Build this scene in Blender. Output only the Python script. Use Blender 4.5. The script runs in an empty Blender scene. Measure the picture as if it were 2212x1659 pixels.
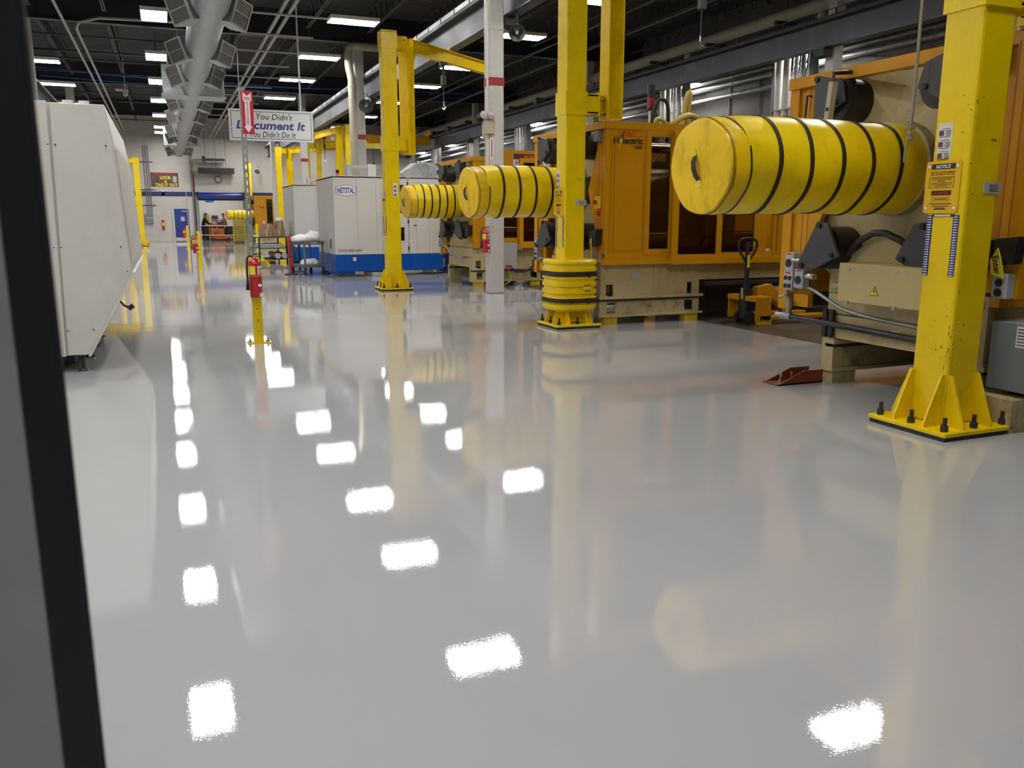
import bpy, bmesh, math, random
from mathutils import Vector, Matrix
random.seed(11)
S = bpy.context.scene
COL = S.collection
PI = math.pi
R = math.radians

# ------------------------------------------------------------------ camera, world, exposure
cam_d = bpy.data.cameras.new('camera')
cam = bpy.data.objects.new('camera', cam_d)
COL.objects.link(cam)
cam.location = (0, 0, 1.5)
cam.rotation_euler = (R(90 - 11.295), 0, R(-22.225))
cam_d.sensor_width = 36
cam_d.lens = 29.294
cam_d.clip_start = 0.05
cam_d.clip_end = 300
cam_d.dof.use_dof = True
cam_d.dof.focus_distance = 11
cam_d.dof.aperture_fstop = 7
S.camera = cam
wd = bpy.data.worlds.new('world')
S.world = wd
wd.use_nodes = True
wd.node_tree.nodes['Background'].inputs[0].default_value = (0.02, 0.022, 0.025, 1)
wd.node_tree.nodes['Background'].inputs[1].default_value = 1
S.view_settings.view_transform = 'Standard'
S.view_settings.look = 'None'
S.view_settings.exposure = 0.0
S.view_settings.gamma = 1
S.view_settings.use_curve_mapping = False
LAMP = 58.0          # radiance of the lit fixtures

# ------------------------------------------------------------------ materials
MATS = {}
def mat(name, rgb, rough=0.5, metal=0.0, var=0.0, scale=3.0, bump=0.0, bscale=40.0, dirt=None, coat=0.0, emit=0.0, spec=0.5):
    """principled material with procedural variation; dirt=(rgb, amount, scale)"""
    m = bpy.data.materials.new(name); m.use_nodes = True
    nt = m.node_tree; N = nt.nodes; L = nt.links
    b = N['Principled BSDF']
    b.inputs['Base Color'].default_value = (*rgb, 1)
    b.inputs['Roughness'].default_value = rough
    b.inputs['Metallic'].default_value = metal
    b.inputs['Coat Weight'].default_value = coat
    b.inputs['Coat Roughness'].default_value = 0.08
    b.inputs['Specular IOR Level'].default_value = spec
    if emit:
        b.inputs['Emission Color'].default_value = (*rgb, 1)
        b.inputs['Emission Strength'].default_value = emit
    tc = N.new('ShaderNodeTexCoord')
    last = None
    if var:
        n = N.new('ShaderNodeTexNoise'); n.inputs['Scale'].default_value = scale; n.inputs['Detail'].default_value = 6
        L.new(tc.outputs['Object'], n.inputs['Vector'])
        r = N.new('ShaderNodeMapRange'); r.inputs[1].default_value = 0.3; r.inputs[2].default_value = 0.7
        r.inputs[3].default_value = 1 - var; r.inputs[4].default_value = 1 + var
        L.new(n.outputs['Fac'], r.inputs[0])
        mx = N.new('ShaderNodeVectorMath'); mx.operation = 'SCALE'
        mx.inputs[0].default_value = rgb
        L.new(r.outputs[0], mx.inputs['Scale'])
        last = mx.outputs[0]
        rr = N.new('ShaderNodeMapRange'); rr.inputs[1].default_value = 0.3; rr.inputs[2].default_value = 0.7
        rr.inputs[3].default_value = max(0.02, rough * 0.8); rr.inputs[4].default_value = min(1, rough * 1.2)
        L.new(n.outputs['Fac'], rr.inputs[0]); L.new(rr.outputs[0], b.inputs['Roughness'])
    if dirt:
        n = N.new('ShaderNodeTexNoise'); n.inputs['Scale'].default_value = dirt[2]; n.inputs['Detail'].default_value = 8
        n.inputs['Roughness'].default_value = 0.7
        mp = N.new('ShaderNodeMapping'); mp.inputs['Scale'].default_value = (1, 1, 0.55); mp.inputs['Location'].default_value = (3.1, 1.7, 0.4)
        L.new(tc.outputs['Object'], mp.inputs[0]); L.new(mp.outputs[0], n.inputs['Vector'])
        r = N.new('ShaderNodeMapRange'); r.inputs[1].default_value = 0.5; r.inputs[2].default_value = 0.72
        r.inputs[3].default_value = 0; r.inputs[4].default_value = dirt[1]
        L.new(n.outputs['Fac'], r.inputs[0])
        mx = N.new('ShaderNodeMix'); mx.data_type = 'RGBA'
        L.new(r.outputs[0], mx.inputs[0])
        if last: L.new(last, mx.inputs[6])
        else: mx.inputs[6].default_value = (*rgb, 1)
        mx.inputs[7].default_value = (*dirt[0], 1)
        last = mx.outputs[2]
    if last: L.new(last, b.inputs['Base Color'])
    if bump:
        n = N.new('ShaderNodeTexNoise'); n.inputs['Scale'].default_value = bscale; n.inputs['Detail'].default_value = 3
        L.new(tc.outputs['Object'], n.inputs['Vector'])
        bp = N.new('ShaderNodeBump'); bp.inputs['Strength'].default_value = bump; bp.inputs['Distance'].default_value = 0.02
        L.new(n.outputs['Fac'], bp.inputs['Height']); L.new(bp.outputs[0], b.inputs['Normal'])
    MATS[name] = m
    return m

def glassy(name, tint, gloss=0.08):
    m = bpy.data.materials.new(name); m.use_nodes = True
    nt = m.node_tree; N = nt.nodes; L = nt.links
    N.remove(N['Principled BSDF'])
    t = N.new('ShaderNodeBsdfTransparent'); t.inputs[0].default_value = (*tint, 1)
    g = N.new('ShaderNodeBsdfGlossy'); g.inputs['Roughness'].default_value = 0.04
    f = N.new('ShaderNodeFresnel'); f.inputs[0].default_value = 1.45
    mx = N.new('ShaderNodeMixShader')
    L.new(f.outputs[0], mx.inputs[0]); L.new(t.outputs[0], mx.inputs[1]); L.new(g.outputs[0], mx.inputs[2])
    L.new(mx.outputs[0], N['Material Output'].inputs[0])
    MATS[name] = m
    return m

mat('yellow_paint', (0.8, 0.575, 0.001), 0.3, spec=0.4, var=0.04, scale=2.5, dirt=((0.5, 0.32, 0.003), 0.3, 5))
mat('yellow_dull', (0.62, 0.43, 0.01), 0.45, var=0.08, scale=3, dirt=((0.2, 0.14, 0.02), 0.6, 4))
mat('vinyl', (0.82, 0.6, 0.002), 0.33, var=0.05, scale=4, bump=0.3, bscale=7, dirt=((0.4, 0.24, 0.01), 0.35, 3.3))
mat('vinyl_cap', (0.8, 0.53, 0.002), 0.38, var=0.05, scale=4, bump=0.25, bscale=9, dirt=((0.25, 0.14, 0.01), 0.6, 6))
mat('plastic_yellow', (0.76, 0.53, 0.002), 0.32, var=0.03, bump=0.05, bscale=20)
mat('orange', (0.54, 0.246, 0.001), 0.42, var=0.04, scale=2, spec=0.3, dirt=((0.36, 0.17, 0.004), 0.3, 3))
mat('bracket_red', (0.22, 0.045, 0.012), 0.55, var=0.15)
mat('orange_red', (0.3, 0.08, 0.008), 0.45, var=0.1)
mat('cream', (0.45, 0.37, 0.18), 0.5, var=0.06, scale=2, dirt=((0.16, 0.11, 0.05), 0.45, 4.5))
mat('cream_rust', (0.4, 0.33, 0.17), 0.55, var=0.1, scale=3, dirt=((0.1, 0.04, 0.015), 0.85, 9))
mat('cream_box', (0.5, 0.42, 0.19), 0.45, var=0.04, scale=2, dirt=((0.2, 0.15, 0.07), 0.35, 4))
mat('machine_white', (0.6, 0.585, 0.54), 0.4, var=0.03, scale=1.5, dirt=((0.42, 0.39, 0.34), 0.35, 2.4))
mat('netwhite', (0.6, 0.6, 0.57), 0.38, var=0.02, scale=1.5)
mat('column_white', (0.5, 0.49, 0.46), 0.5, var=0.04, scale=2, bump=0.05, bscale=60, dirt=((0.3, 0.28, 0.24), 0.4, 5))
mat('blue_paint', (0.001, 0.075, 0.38), 0.38, spec=0.3, var=0.03)
mat('door_blue', (0.008, 0.03, 0.2), 0.4, var=0.04)
mat('curtain_blue', (0.008, 0.025, 0.24), 0.25, bump=0.3, bscale=5)
mat('stripe_blue', (0.01, 0.018, 0.1), 0.5)
mat('black', (0.012, 0.012, 0.012), 0.45)
mat('rubber', (0.02, 0.02, 0.02), 0.7, var=0.15)
mat('strap', (0.018, 0.012, 0.008), 0.6)
mat('dark_steel', (0.05, 0.052, 0.055), 0.4, metal=0.6, var=0.2)
mat('tri_grey', (0.055, 0.055, 0.06), 0.5, var=0.1, scale=6)
mat('grey_box', (0.17, 0.19, 0.2), 0.45, var=0.05)
mat('grey_light', (0.4, 0.41, 0.42), 0.45, var=0.05)
mat('grey_robot', (0.3, 0.32, 0.33), 0.4, var=0.05)
mat('cart_grey', (0.13, 0.135, 0.14), 0.45, var=0.06)
mat('steel', (0.55, 0.56, 0.57), 0.28, metal=1.0, var=0.08, scale=8)
mat('chrome', (0.75, 0.75, 0.75), 0.1, metal=1.0)
mat('galv', (0.34, 0.355, 0.36), 0.42, metal=0.75, var=0.16, scale=7, bump=0.06, bscale=25)
mat('galv_dark', (0.22, 0.23, 0.23), 0.5, metal=0.6, var=0.15, scale=6)
mat('louver', (0.07, 0.065, 0.055), 0.6)
mat('alu', (0.6, 0.6, 0.6), 0.4, metal=0.8, var=0.1, scale=10)
mat('girder_grey', (0.05, 0.055, 0.066), 0.5, var=0.2, scale=0.9, bump=0.06, bscale=12, dirt=((0.12, 0.122, 0.13), 0.7, 1.3))
mat('girder_dark', (0.02, 0.022, 0.026), 0.55, var=0.1)
mat('navy_girder', (0.016, 0.018, 0.026), 0.5, var=0.1)
mat('deck', (0.04, 0.04, 0.038), 0.6, var=0.12, scale=1.0)
mat('joist', (0.07, 0.07, 0.066), 0.55, var=0.1)
mat('joist_web', (0.03, 0.03, 0.03), 0.6)
mat('conduit', (0.34, 0.34, 0.3), 0.45, var=0.08)
mat('conduit_dark', (0.035, 0.035, 0.035), 0.5)
mat('pipe_beige', (0.42, 0.39, 0.29), 0.5, var=0.08, scale=3)
mat('pipe_white', (0.6, 0.59, 0.55), 0.35, var=0.03)
mat('teal', (0.1, 0.24, 0.26), 0.5)
mat('cable_blue', (0.01, 0.04, 0.25), 0.5)
mat('red', (0.42, 0.012, 0.02), 0.3, var=0.04, coat=0.3)
mat('red_sign', (0.5, 0.015, 0.03), 0.45)
mat('red_band', (0.28, 0.02, 0.025), 0.5)
mat('white', (0.78, 0.78, 0.76), 0.5)
mat('sign_white', (0.72, 0.73, 0.72), 0.4)
mat('paper', (0.7, 0.69, 0.66), 0.6)
mat('ink', (0.015, 0.015, 0.018), 0.6)
mat('ink_blue', (0.03, 0.045, 0.3), 0.5)
mat('ink_navy', (0.008, 0.01, 0.15), 0.5)
mat('ink_red', (0.66, 0.1, 0.01), 0.5)
mat('ink_brown', (0.07, 0.012, 0.008), 0.5)
mat('label_yellow', (0.75, 0.62, 0.02), 0.5)
mat('notice_yellow', (0.72, 0.45, 0.008), 0.4, var=0.04)
mat('amber', (0.6, 0.2, 0.01), 0.3)
mat('photo_brown', (0.15, 0.05, 0.04), 0.5, var=0.4, scale=60)
mat('cardboard', (0.3, 0.19, 0.1), 0.7, var=0.08, scale=4)
mat('plastic_film', (0.75, 0.76, 0.78), 0.25, bump=0.8, bscale=18)
mat('rope', (0.3, 0.27, 0.21), 0.8, var=0.2, scale=60)
mat('hose_yellow', (0.5, 0.38, 0.06), 0.35, var=0.1, scale=8)
mat('skin', (0.45, 0.25, 0.17), 0.6)
mat('cloth_navy', (0.012, 0.014, 0.025), 0.8)
mat('cloth_grey', (0.1, 0.11, 0.12), 0.8)
mat('cap_blue', (0.02, 0.08, 0.4), 0.7)
mat('cap_red', (0.45, 0.06, 0.04), 0.7)
mat('lift_orange', (0.6, 0.13, 0.012), 0.4, var=0.05)
mat('curtain_yellow', (0.3, 0.24, 0.02), 0.4, var=0.1)
mat('wood_cloth', (0.5, 0.42, 0.02), 0.7)
mat('mirror', (0.85, 0.85, 0.85), 0.03, metal=1)
mat('poster', (0.1, 0.05, 0.045), 0.6, var=0.6, scale=4)
mat('jamb_metal', (0.36, 0.37, 0.37), 0.5, metal=0.0, var=0.22, scale=5, bump=0.05, bscale=30)
mat('lamp', (1.0, 0.97, 0.95), 0.5, emit=LAMP)
mat('lamp_low', (1.0, 0.97, 0.95), 0.5, emit=LAMP)
mat('lamp_body', (0.7, 0.7, 0.7), 0.35)
mat('lightning', (0.8, 0.6, 0.05), 0.5)
glassy('tinted', (0.5, 0.36, 0.22))
glassy('clear_dark', (0.55, 0.5, 0.42))
glassy('glass', (0.5, 0.52, 0.52))
glassy('caution_film', (0.8, 0.8, 0.75))

def floor_mat():
    m = mat('epoxy', (0.41, 0.413, 0.42), 0.015, coat=0)
    nt = m.node_tree; N = nt.nodes; L = nt.links; b = N['Principled BSDF']
    b.inputs['IOR'].default_value = 1.92
    tc = N.new('ShaderNodeTexCoord')
    def noise(sc, det, st, dist, prev=None, sx=(1, 1, 1)):
        mp = N.new('ShaderNodeMapping'); mp.inputs['Scale'].default_value = sx
        n = N.new('ShaderNodeTexNoise'); n.inputs['Scale'].default_value = sc; n.inputs['Detail'].default_value = det
        L.new(tc.outputs['Object'], mp.inputs[0]); L.new(mp.outputs[0], n.inputs['Vector'])
        bp = N.new('ShaderNodeBump'); bp.inputs['Strength'].default_value = st; bp.inputs['Distance'].default_value = dist
        L.new(n.outputs['Fac'], bp.inputs['Height'])
        if prev: L.new(prev.outputs[0], bp.inputs['Normal'])
        return bp, n
    b1, _ = noise(2.6, 1, 0.5, 0.0011)
    b2, _ = noise(140, 2, 0.1, 0.0006, b1)
    L.new(b2.outputs[0], b.inputs['Normal'])
    n = N.new('ShaderNodeTexNoise'); n.inputs['Scale'].default_value = 0.35; n.inputs['Detail'].default_value = 5
    L.new(tc.outputs['Object'], n.inputs['Vector'])
    r = N.new('ShaderNodeMapRange'); r.inputs[1].default_value = 0.3; r.inputs[2].default_value = 0.7
    r.inputs[3].default_value = 0.95; r.inputs[4].default_value = 1.05
    L.new(n.outputs['Fac'], r.inputs[0])
    mx = N.new('ShaderNodeVectorMath'); mx.operation = 'SCALE'; mx.inputs[0].default_value = (0.41, 0.413, 0.42)
    L.new(r.outputs[0], mx.inputs['Scale']); L.new(mx.outputs[0], b.inputs['Base Color'])
floor_mat()
mat('concrete', (0.1, 0.085, 0.06), 0.35, var=0.2, scale=1.4, bump=0.1, bscale=30, dirt=((0.03, 0.025, 0.02), 0.8, 1.1))

mat('block_wall', (0.48, 0.46, 0.42), 0.6, var=0.05, scale=0.8, bump=0.05, bscale=30, dirt=((0.36, 0.34, 0.3), 0.4, 1.2))
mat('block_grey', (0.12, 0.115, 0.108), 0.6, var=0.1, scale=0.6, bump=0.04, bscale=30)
mat('mortar', (0.42, 0.4, 0.365), 0.8)

# ------------------------------------------------------------------ mesh builder
class MB:
    def __init__(self): self.v = []; self.f = []
    def add(self, vs, fs):
        k = len(self.v); self.v += [tuple(p) for p in vs]; self.f += [tuple(i + k for i in f) for f in fs]; return k
    def box(self, x0, x1, y0, y1, z0, z1):
        if x0 > x1: x0, x1 = x1, x0
        if y0 > y1: y0, y1 = y1, y0
        if z0 > z1: z0, z1 = z1, z0
        self.add([(x0, y0, z0), (x1, y0, z0), (x1, y1, z0), (x0, y1, z0), (x0, y0, z1), (x1, y0, z1), (x1, y1, z1), (x0, y1, z1)],
                 [(3, 2, 1, 0), (4, 5, 6, 7), (0, 1, 5, 4), (1, 2, 6, 5), (2, 3, 7, 6), (3, 0, 4, 7)]); return self
    def cbox(self, c, s, m=None):
        k = len(self.v); a, b, d = s[0] / 2, s[1] / 2, s[2] / 2
        self.box(-a, a, -b, b, -d, d)
        M = Matrix.Translation(c) @ (m.to_4x4() if m else Matrix.Identity(4))
        for i in range(k, len(self.v)): self.v[i] = tuple(M @ Vector(self.v[i]))
        return self
    def prism(self, pts, axis, a0, a1):
        def P(p, a):
            return {'x': (a, p[0], p[1]), 'y': (p[0], a, p[1]), 'z': (p[0], p[1], a)}[axis]
        n = len(pts)
        self.add([P(p, a0) for p in pts] + [P(p, a1) for p in pts],
                 [tuple(range(n))[::-1], tuple(range(n, 2 * n))] + [(i, (i + 1) % n, (i + 1) % n + n, i + n) for i in range(n)]); return self
    def cyl(self, p0, p1, r, n=14, r1=None, caps=True):
        p0, p1 = Vector(p0), Vector(p1); d = (p1 - p0).normalized(); r1 = r if r1 is None else r1
        u = d.orthogonal().normalized(); w = d.cross(u)
        a = [(math.cos(2 * PI * i / n), math.sin(2 * PI * i / n)) for i in range(n)]
        vs = [p0 + (u * c + w * s) * r for c, s in a] + [p1 + (u * c + w * s) * r1 for c, s in a]
        fs = [(i, (i + 1) % n, (i + 1) % n + n, i + n) for i in range(n)]
        if caps: fs += [tuple(range(n))[::-1], tuple(range(n, 2 * n))]
        self.add(vs, fs); return self
    def tube(self, pts, r, n=8, smooth=0):
        pts = [Vector(p) for p in pts]
        for _ in range(smooth):
            q = [pts[0]]
            for a, b in zip(pts, pts[1:]): q += [a * .75 + b * .25, a * .25 + b * .75]
            pts = q + [pts[-1]]
        k = len(pts); u = None; vs = []; fs = []
        for i, p in enumerate(pts):
            d = (pts[min(i + 1, k - 1)] - pts[max(i - 1, 0)]).normalized()
            u = d.orthogonal().normalized() if u is None else (u - d * u.dot(d)).normalized()
            w = d.cross(u)
            vs += [p + (u * math.cos(2 * PI * j / n) + w * math.sin(2 * PI * j / n)) * r for j in range(n)]
        for i in range(k - 1):
            for j in range(n): fs.append((i * n + j, i * n + (j + 1) % n, (i + 1) * n + (j + 1) % n, (i + 1) * n + j))
        fs += [tuple(range(n))[::-1], tuple(range((k - 1) * n, k * n))]
        self.add(vs, fs); return self
    def lathe(self, prof, o=(0, 0, 0), axis='z', n=24, fn=None):
        """prof: list of (radius, height); closed at both ends"""
        vs = []; fs = []; o = Vector(o)
        for k, (r, h) in enumerate(prof):
            for j in range(n):
                t = 2 * PI * j / n; rr = r * (fn(t, h) if fn else 1)
                a, b = rr * math.cos(t), rr * math.sin(t)
                vs.append(o + Vector({'z': (a, b, h), 'x': (h, a, b), 'y': (a, h, b)}[axis]))
        m = len(prof)
        for i in range(m - 1):
            for j in range(n): fs.append((i * n + j, i * n + (j + 1) % n, (i + 1) * n + (j + 1) % n, (i + 1) * n + j))
        fs += [tuple(range(n))[::-1], tuple(range((m - 1) * n, m * n))]
        self.add(vs, fs); return self
    def panel(self, u0, u1, z0, z1, holes, t0, t1, axis='y'):
        """rectangular sheet with rectangular holes (u0,u1,z0,z1); thickness t0..t1 along axis; joined cells"""
        us = sorted({u0, u1, *[h[0] for h in holes], *[h[1] for h in holes]})
        zs = sorted({z0, z1, *[h[2] for h in holes], *[h[3] for h in holes]})
        nu, nz = len(us) - 1, len(zs) - 1
        solid = [[not any(h[0] - 1e-6 <= (us[i] + us[i + 1]) / 2 <= h[1] + 1e-6 and h[2] <= (zs[j] + zs[j + 1]) / 2 <= h[3] for h in holes) for j in range(nz)] for i in range(nu)]
        P = lambda u, z, t: (u, t, z) if axis == 'y' else ((t, u, z) if axis == 'x' else (u, z, t))
        idx = {}; vs = []; fs = []
        def V(i, j, t):
            if (i, j, t) not in idx: idx[(i, j, t)] = len(vs); vs.append(P(us[i], zs[j], t))
            return idx[(i, j, t)]
        for i in range(nu):
            for j in range(nz):
                if not solid[i][j]: continue
                fs.append((V(i, j, t0), V(i + 1, j, t0), V(i + 1, j + 1, t0), V(i, j + 1, t0)))
                fs.append((V(i, j + 1, t1), V(i + 1, j + 1, t1), V(i + 1, j, t1), V(i, j, t1)))
                for (di, dj, a, b) in ((-1, 0, (i, j + 1), (i, j)), (1, 0, (i + 1, j), (i + 1, j + 1)), (0, -1, (i, j), (i + 1, j)), (0, 1, (i + 1, j + 1), (i, j + 1))):
                    x, y = i + di, j + dj
                    if x < 0 or y < 0 or x >= nu or y >= nz or not solid[x][y]:
                        fs.append((V(*a, t0), V(*b, t0), V(*b, t1), V(*a, t1)))
        self.add(vs, fs); return self
    def xf(self, M, k=0):
        for i in range(k, len(self.v)): self.v[i] = tuple(M @ Vector(self.v[i]))
        return self
    def build(self, name, material, parent=None, bevel=0, smooth=0, world=False, segs=1):
        me = bpy.data.meshes.new(name)
        vs = self.v
        if world and parent is not None:
            o = parent.location if parent.parent is None else parent.parent.location
            vs = [(p[0] - o[0], p[1] - o[1], p[2] - o[2]) for p in vs]
        me.from_pydata(vs, [], self.f)
        bm = bmesh.new(); bm.from_mesh(me)
        bmesh.ops.recalc_face_normals(bm, faces=bm.faces)
        bm.to_mesh(me); bm.free()
        if smooth:
            me.shade_smooth(); me.set_sharp_from_angle(angle=R(smooth))
        me.materials.append(MATS[material])
        ob = bpy.data.objects.new(name, me); COL.objects.link(ob)
        if parent is not None: ob.parent = parent
        if bevel:
            md = ob.modifiers.new('bevel', 'BEVEL'); md.width = bevel; md.segments = segs; md.limit_method = 'ANGLE'; md.angle_limit = R(40)
        return ob
def B(*a): return MB().box(*a)

def tag(o, label=None, cat=None, group=None, kind=None):
    if label: o['label'] = label
    if cat: o['category'] = cat
    if group: o['group'] = group
    if kind: o['kind'] = kind
    return o
def thing(name, label, cat, loc=(0, 0, 0), rz=0, group=None):
    o = bpy.data.objects.new(name, None); COL.objects.link(o)
    o.empty_display_size = 0.1
    o.location = loc; o.rotation_euler = (0, 0, rz)
    return tag(o, label, cat, group)
def copy_tree(o, parent=None):
    c = o.copy(); COL.objects.link(c)
    if parent is not None: c.parent = parent
    for ch in list(o.children): copy_tree(ch, c)
    return c
def struct(o, label=None): return tag(o, label, None, None, 'structure')

# text: mesh fitted to a width x height box, facing -Y ('S') or -X ('W')
def text(s, mt, parent, c, w, h, face='S', name='lettering', shear=0.0, bold=0.0, ext=0.0015, roll=0.0, spacing=1.0):
    cu = bpy.data.curves.new('txt', 'FONT'); cu.body = s; cu.size = 1; cu.shear = shear; cu.offset = bold
    cu.extrude = 0.004; cu.align_x = 'CENTER'; cu.resolution_u = 3; cu.space_character = spacing; cu.space_line = 0.9
    tmp = bpy.data.objects.new('txt', cu); COL.objects.link(tmp)
    dg = bpy.context.evaluated_depsgraph_get()
    me = bpy.data.meshes.new_from_object(tmp.evaluated_get(dg))
    bpy.data.objects.remove(tmp); bpy.data.curves.remove(cu)
    xs = [v.co.x for v in me.vertices]; ys = [v.co.y for v in me.vertices]
    sx = w / (max(xs) - min(xs)); sy = h / (max(ys) - min(ys)); mx = (max(xs) + min(xs)) / 2; my = (max(ys) + min(ys)) / 2
    cr, sr = math.cos(roll), math.sin(roll)
    for v in me.vertices:
        a, b, d = (v.co.x - mx) * sx, (v.co.y - my) * sy, (v.co.z / 0.004) * ext
        a, b = a * cr - b * sr, a * sr + b * cr
        v.co = (c[0] + a, c[1] - d, c[2] + b) if face == 'S' else (c[0] - d, c[1] - a, c[2] + b)
    me.materials.clear(); me.materials.append(MATS[mt]); me.name = name
    o = bpy.data.objects.new(name, me); COL.objects.link(o)
    if parent is not None: o.parent = parent
    return o
# ------------------------------------------------------------------ setting
struct(B(-13, 7.22, -4, 66, -0.06, 0).build('floor', 'epoxy'))
struct(B(7.222, 17, -4, 66, -0.07, -0.004).build('floor.001', 'concrete'))
YW = 57.4
wb = struct(MB().panel(-13, 17, 0, 7.9, [(2.05, 4.72, 0, 2.68)], YW, YW + 0.3).build('wall_back', 'mortar'))
bl = {}
for r in range(16):
    z0, z1 = r * .4 + .006, r * .4 + .394
    for c in range(15):
        x0 = -4.0 + c * .8 + (.4 if r % 2 else 0) + .006; x1 = x0 + .788
        if x0 < 4.84 and x1 > 1.93 and z0 < 2.78:          # leave the dock opening free
            if x0 < 1.93 < x1: x1 = 1.93
            elif x0 < 4.84 < x1: x0 = 4.84
            else: continue
        if x1 > 7.3: continue
        k = (round(x1 - x0, 3))
        if k not in bl: bl[k] = B(0, x1 - x0, -.012, .002, 0, .388).build('block', 'block_wall', wb); o = bl[k]
        else: o = bl[k].copy(); COL.objects.link(o); o.parent = wb
        o.location = (x0, YW, z0)
B(-13, 2.02, YW - 0.02, YW, 2.8, 3.08).build('stripe', 'stripe_blue', wb)
B(4.95, 16.6, YW - 0.02, YW, 2.8, 3.08).build('stripe', 'stripe_blue', wb)
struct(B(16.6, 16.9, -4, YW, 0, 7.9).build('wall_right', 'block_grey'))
struct(B(-13.3, -13, -4, YW, 0, 7.9).build('wall_left', 'block_wall'))
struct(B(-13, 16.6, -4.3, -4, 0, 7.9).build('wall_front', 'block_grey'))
struct(B(-1, 9, 65.6, 65.9, 0, 4.2).build('wall_annex_back', 'block_wall'))
struct(B(-1.3, -1, YW + .3, 65.9, 0, 4.2).build('wall_annex_left', 'block_wall'))
struct(B(9, 9.3, YW + .3, 65.9, 0, 4.2).build('wall_annex_right', 'block_wall'))
struct(B(-1.3, 9.3, YW + .3, 65.9, 4.2, 4.3).build('ceiling_annex', 'white'))
# ceiling: corrugated deck, girders, joists
m = MB(); y = -4.0; prof = []
while y < YW:
    prof += [(y, 7.75), (y + .09, 7.75), (y + .11, 7.79), (y + .18, 7.79)]; y += .2
k = len(prof)
m.add([(-13, a, b) for a, b in prof] + [(16.6, a, b) for a, b in prof] + [(-13, YW, 7.9), (16.6, YW, 7.9), (-13, -4, 7.9), (16.6, -4, 7.9)],
      [(i, i + 1, i + 1 + k, i + k) for i in range(k - 1)] + [(2 * k, 2 * k + 1, 2 * k + 3, 2 * k + 2)])
ceil = struct(m.build('ceiling', 'deck'))
GY = [4.6, 15.85, 28.0, 40.0, 51.5]
for gy in GY:
    m = MB(); m.box(-13, 16.6, gy - .012, gy + .012, 6.98, 7.72); m.box(-13, 16.6, gy - .13, gy + .13, 6.95, 6.98); m.box(-13, 16.6, gy - .13, gy + .13, 7.72, 7.75)
    m.build('girder', 'navy_girder', ceil)
bays = list(zip([-4.0] + GY, GY + [YW]))
def joist_mesh(L):
    m = MB()
    for s in (-.045, .02): m.box(s, s + .03, .75, L - .75, 7.13, 7.165); m.box(s, s + .03, .05, L - .05, 7.70, 7.745)
    m2 = MB(); n = int((L - 1.6) / .62); st = (L - 1.6) / n
    for i in range(n):
        a = .8 + i * st
        for (p, q) in (((0, a, 7.15), (0, a + st / 2, 7.72)), ((0, a + st / 2, 7.72), (0, a + st, 7.15))):
            m2.cyl(p, q, .014, 4, caps=False)
    return m, m2
for (a, b) in bays:
    L = b - a; m, m2 = joist_mesh(L); j0 = None
    for i in range(16):
        x = -12.3 + i * 1.86
        if j0 is None:
            j0 = m.build('joist', 'joist', ceil); w0 = m2.build('web', 'joist_web', j0)
            j, = (j0,)
        else:
            j = j0.copy(); COL.objects.link(j); j.parent = ceil; w = w0.copy(); COL.objects.link(w); w.parent = j
        j.location = (x, a, 0)
# ------------------------------------------------------------------ near door jamb at the left edge of the view
d1 = struct(B(-.1150, -.0866, .735, .744, 0, 2.6).build('door_1', 'black', bevel=.001))
B(-.0866, -.0835, .737, .742, 0, 2.6).build('seal', 'rubber', d1)
B(-1.25, -.1150, .738, .746, 0, 2.6).build('door_leaf', 'jamb_metal', d1)
# ------------------------------------------------------------------ far door and dock opening
d2 = struct(B(.56, 1.42, YW - .05, YW, .03, 2.04).build('door_2', 'door_blue'))
MB().panel(.47, 1.51, 0, 2.12, [(.56, 1.42, -.1, 2.04)], YW - .07, YW).build('door_frame', 'column_white', d2)
B(.58, 1.4, YW - .06, YW - .05, .05, .26).build('kick_plate', 'alu', d2)
B(.93, 1.16, YW - .056, YW - .05, 1.28, 1.55).build('window_pane', 'grey_light', d2)
B(1.02, 1.3, YW - .1, YW - .05, 1.86, 1.92).build('door_closer', 'grey_light', d2)
MB().tube([(.68, YW - .05, .95), (.68, YW - .1, .95), (.79, YW - .1, .95)], .015).build('door_handle', 'steel', d2)
d3 = struct(MB().panel(1.93, 4.84, 0, 2.78, [(2.05, 4.72, -.1, 2.68)], YW - .12, YW).build('door_3', 'grey_box'))
MB().lathe([(.0, 2.1), (.19, 2.1), (.2, 2.2), (.185, 3.2), (.2, 4.6), (.19, 4.7), (0, 4.7)], (0, YW - .3, 2.86), 'x', 20).build('rolled_curtain', 'curtain_blue', d3, smooth=40)
for x in (1.96, 4.72): B(x, x + .14, YW - .45, YW - .12, 2.68, 3.08).build('roller_bracket', 'black', d3)
B(2.05, 4.72, YW - .2, YW - .12, 2.56, 2.68).build('bottom_bar', 'black', d3)
B(1.78, 1.93, YW - .14, YW, 0, 2.9).build('guide_rail', 'galv', d3)
B(4.84, 4.98, YW - .14, YW, 0, 2.9).build('guide_rail', 'galv', d3)
for z in (1.0, .42):
    o = MB().tube([(2.0, YW - .2, z), (3.4, YW - .2, z - .03), (4.8, YW - .2, z)], .014, 6).build('barrier_rope', 'white')
    tag(o, ('upper' if z > .7 else 'lower') + ' white barrier line strung across the open dock doorway', 'barrier rope', 'barrier ropes')

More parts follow.
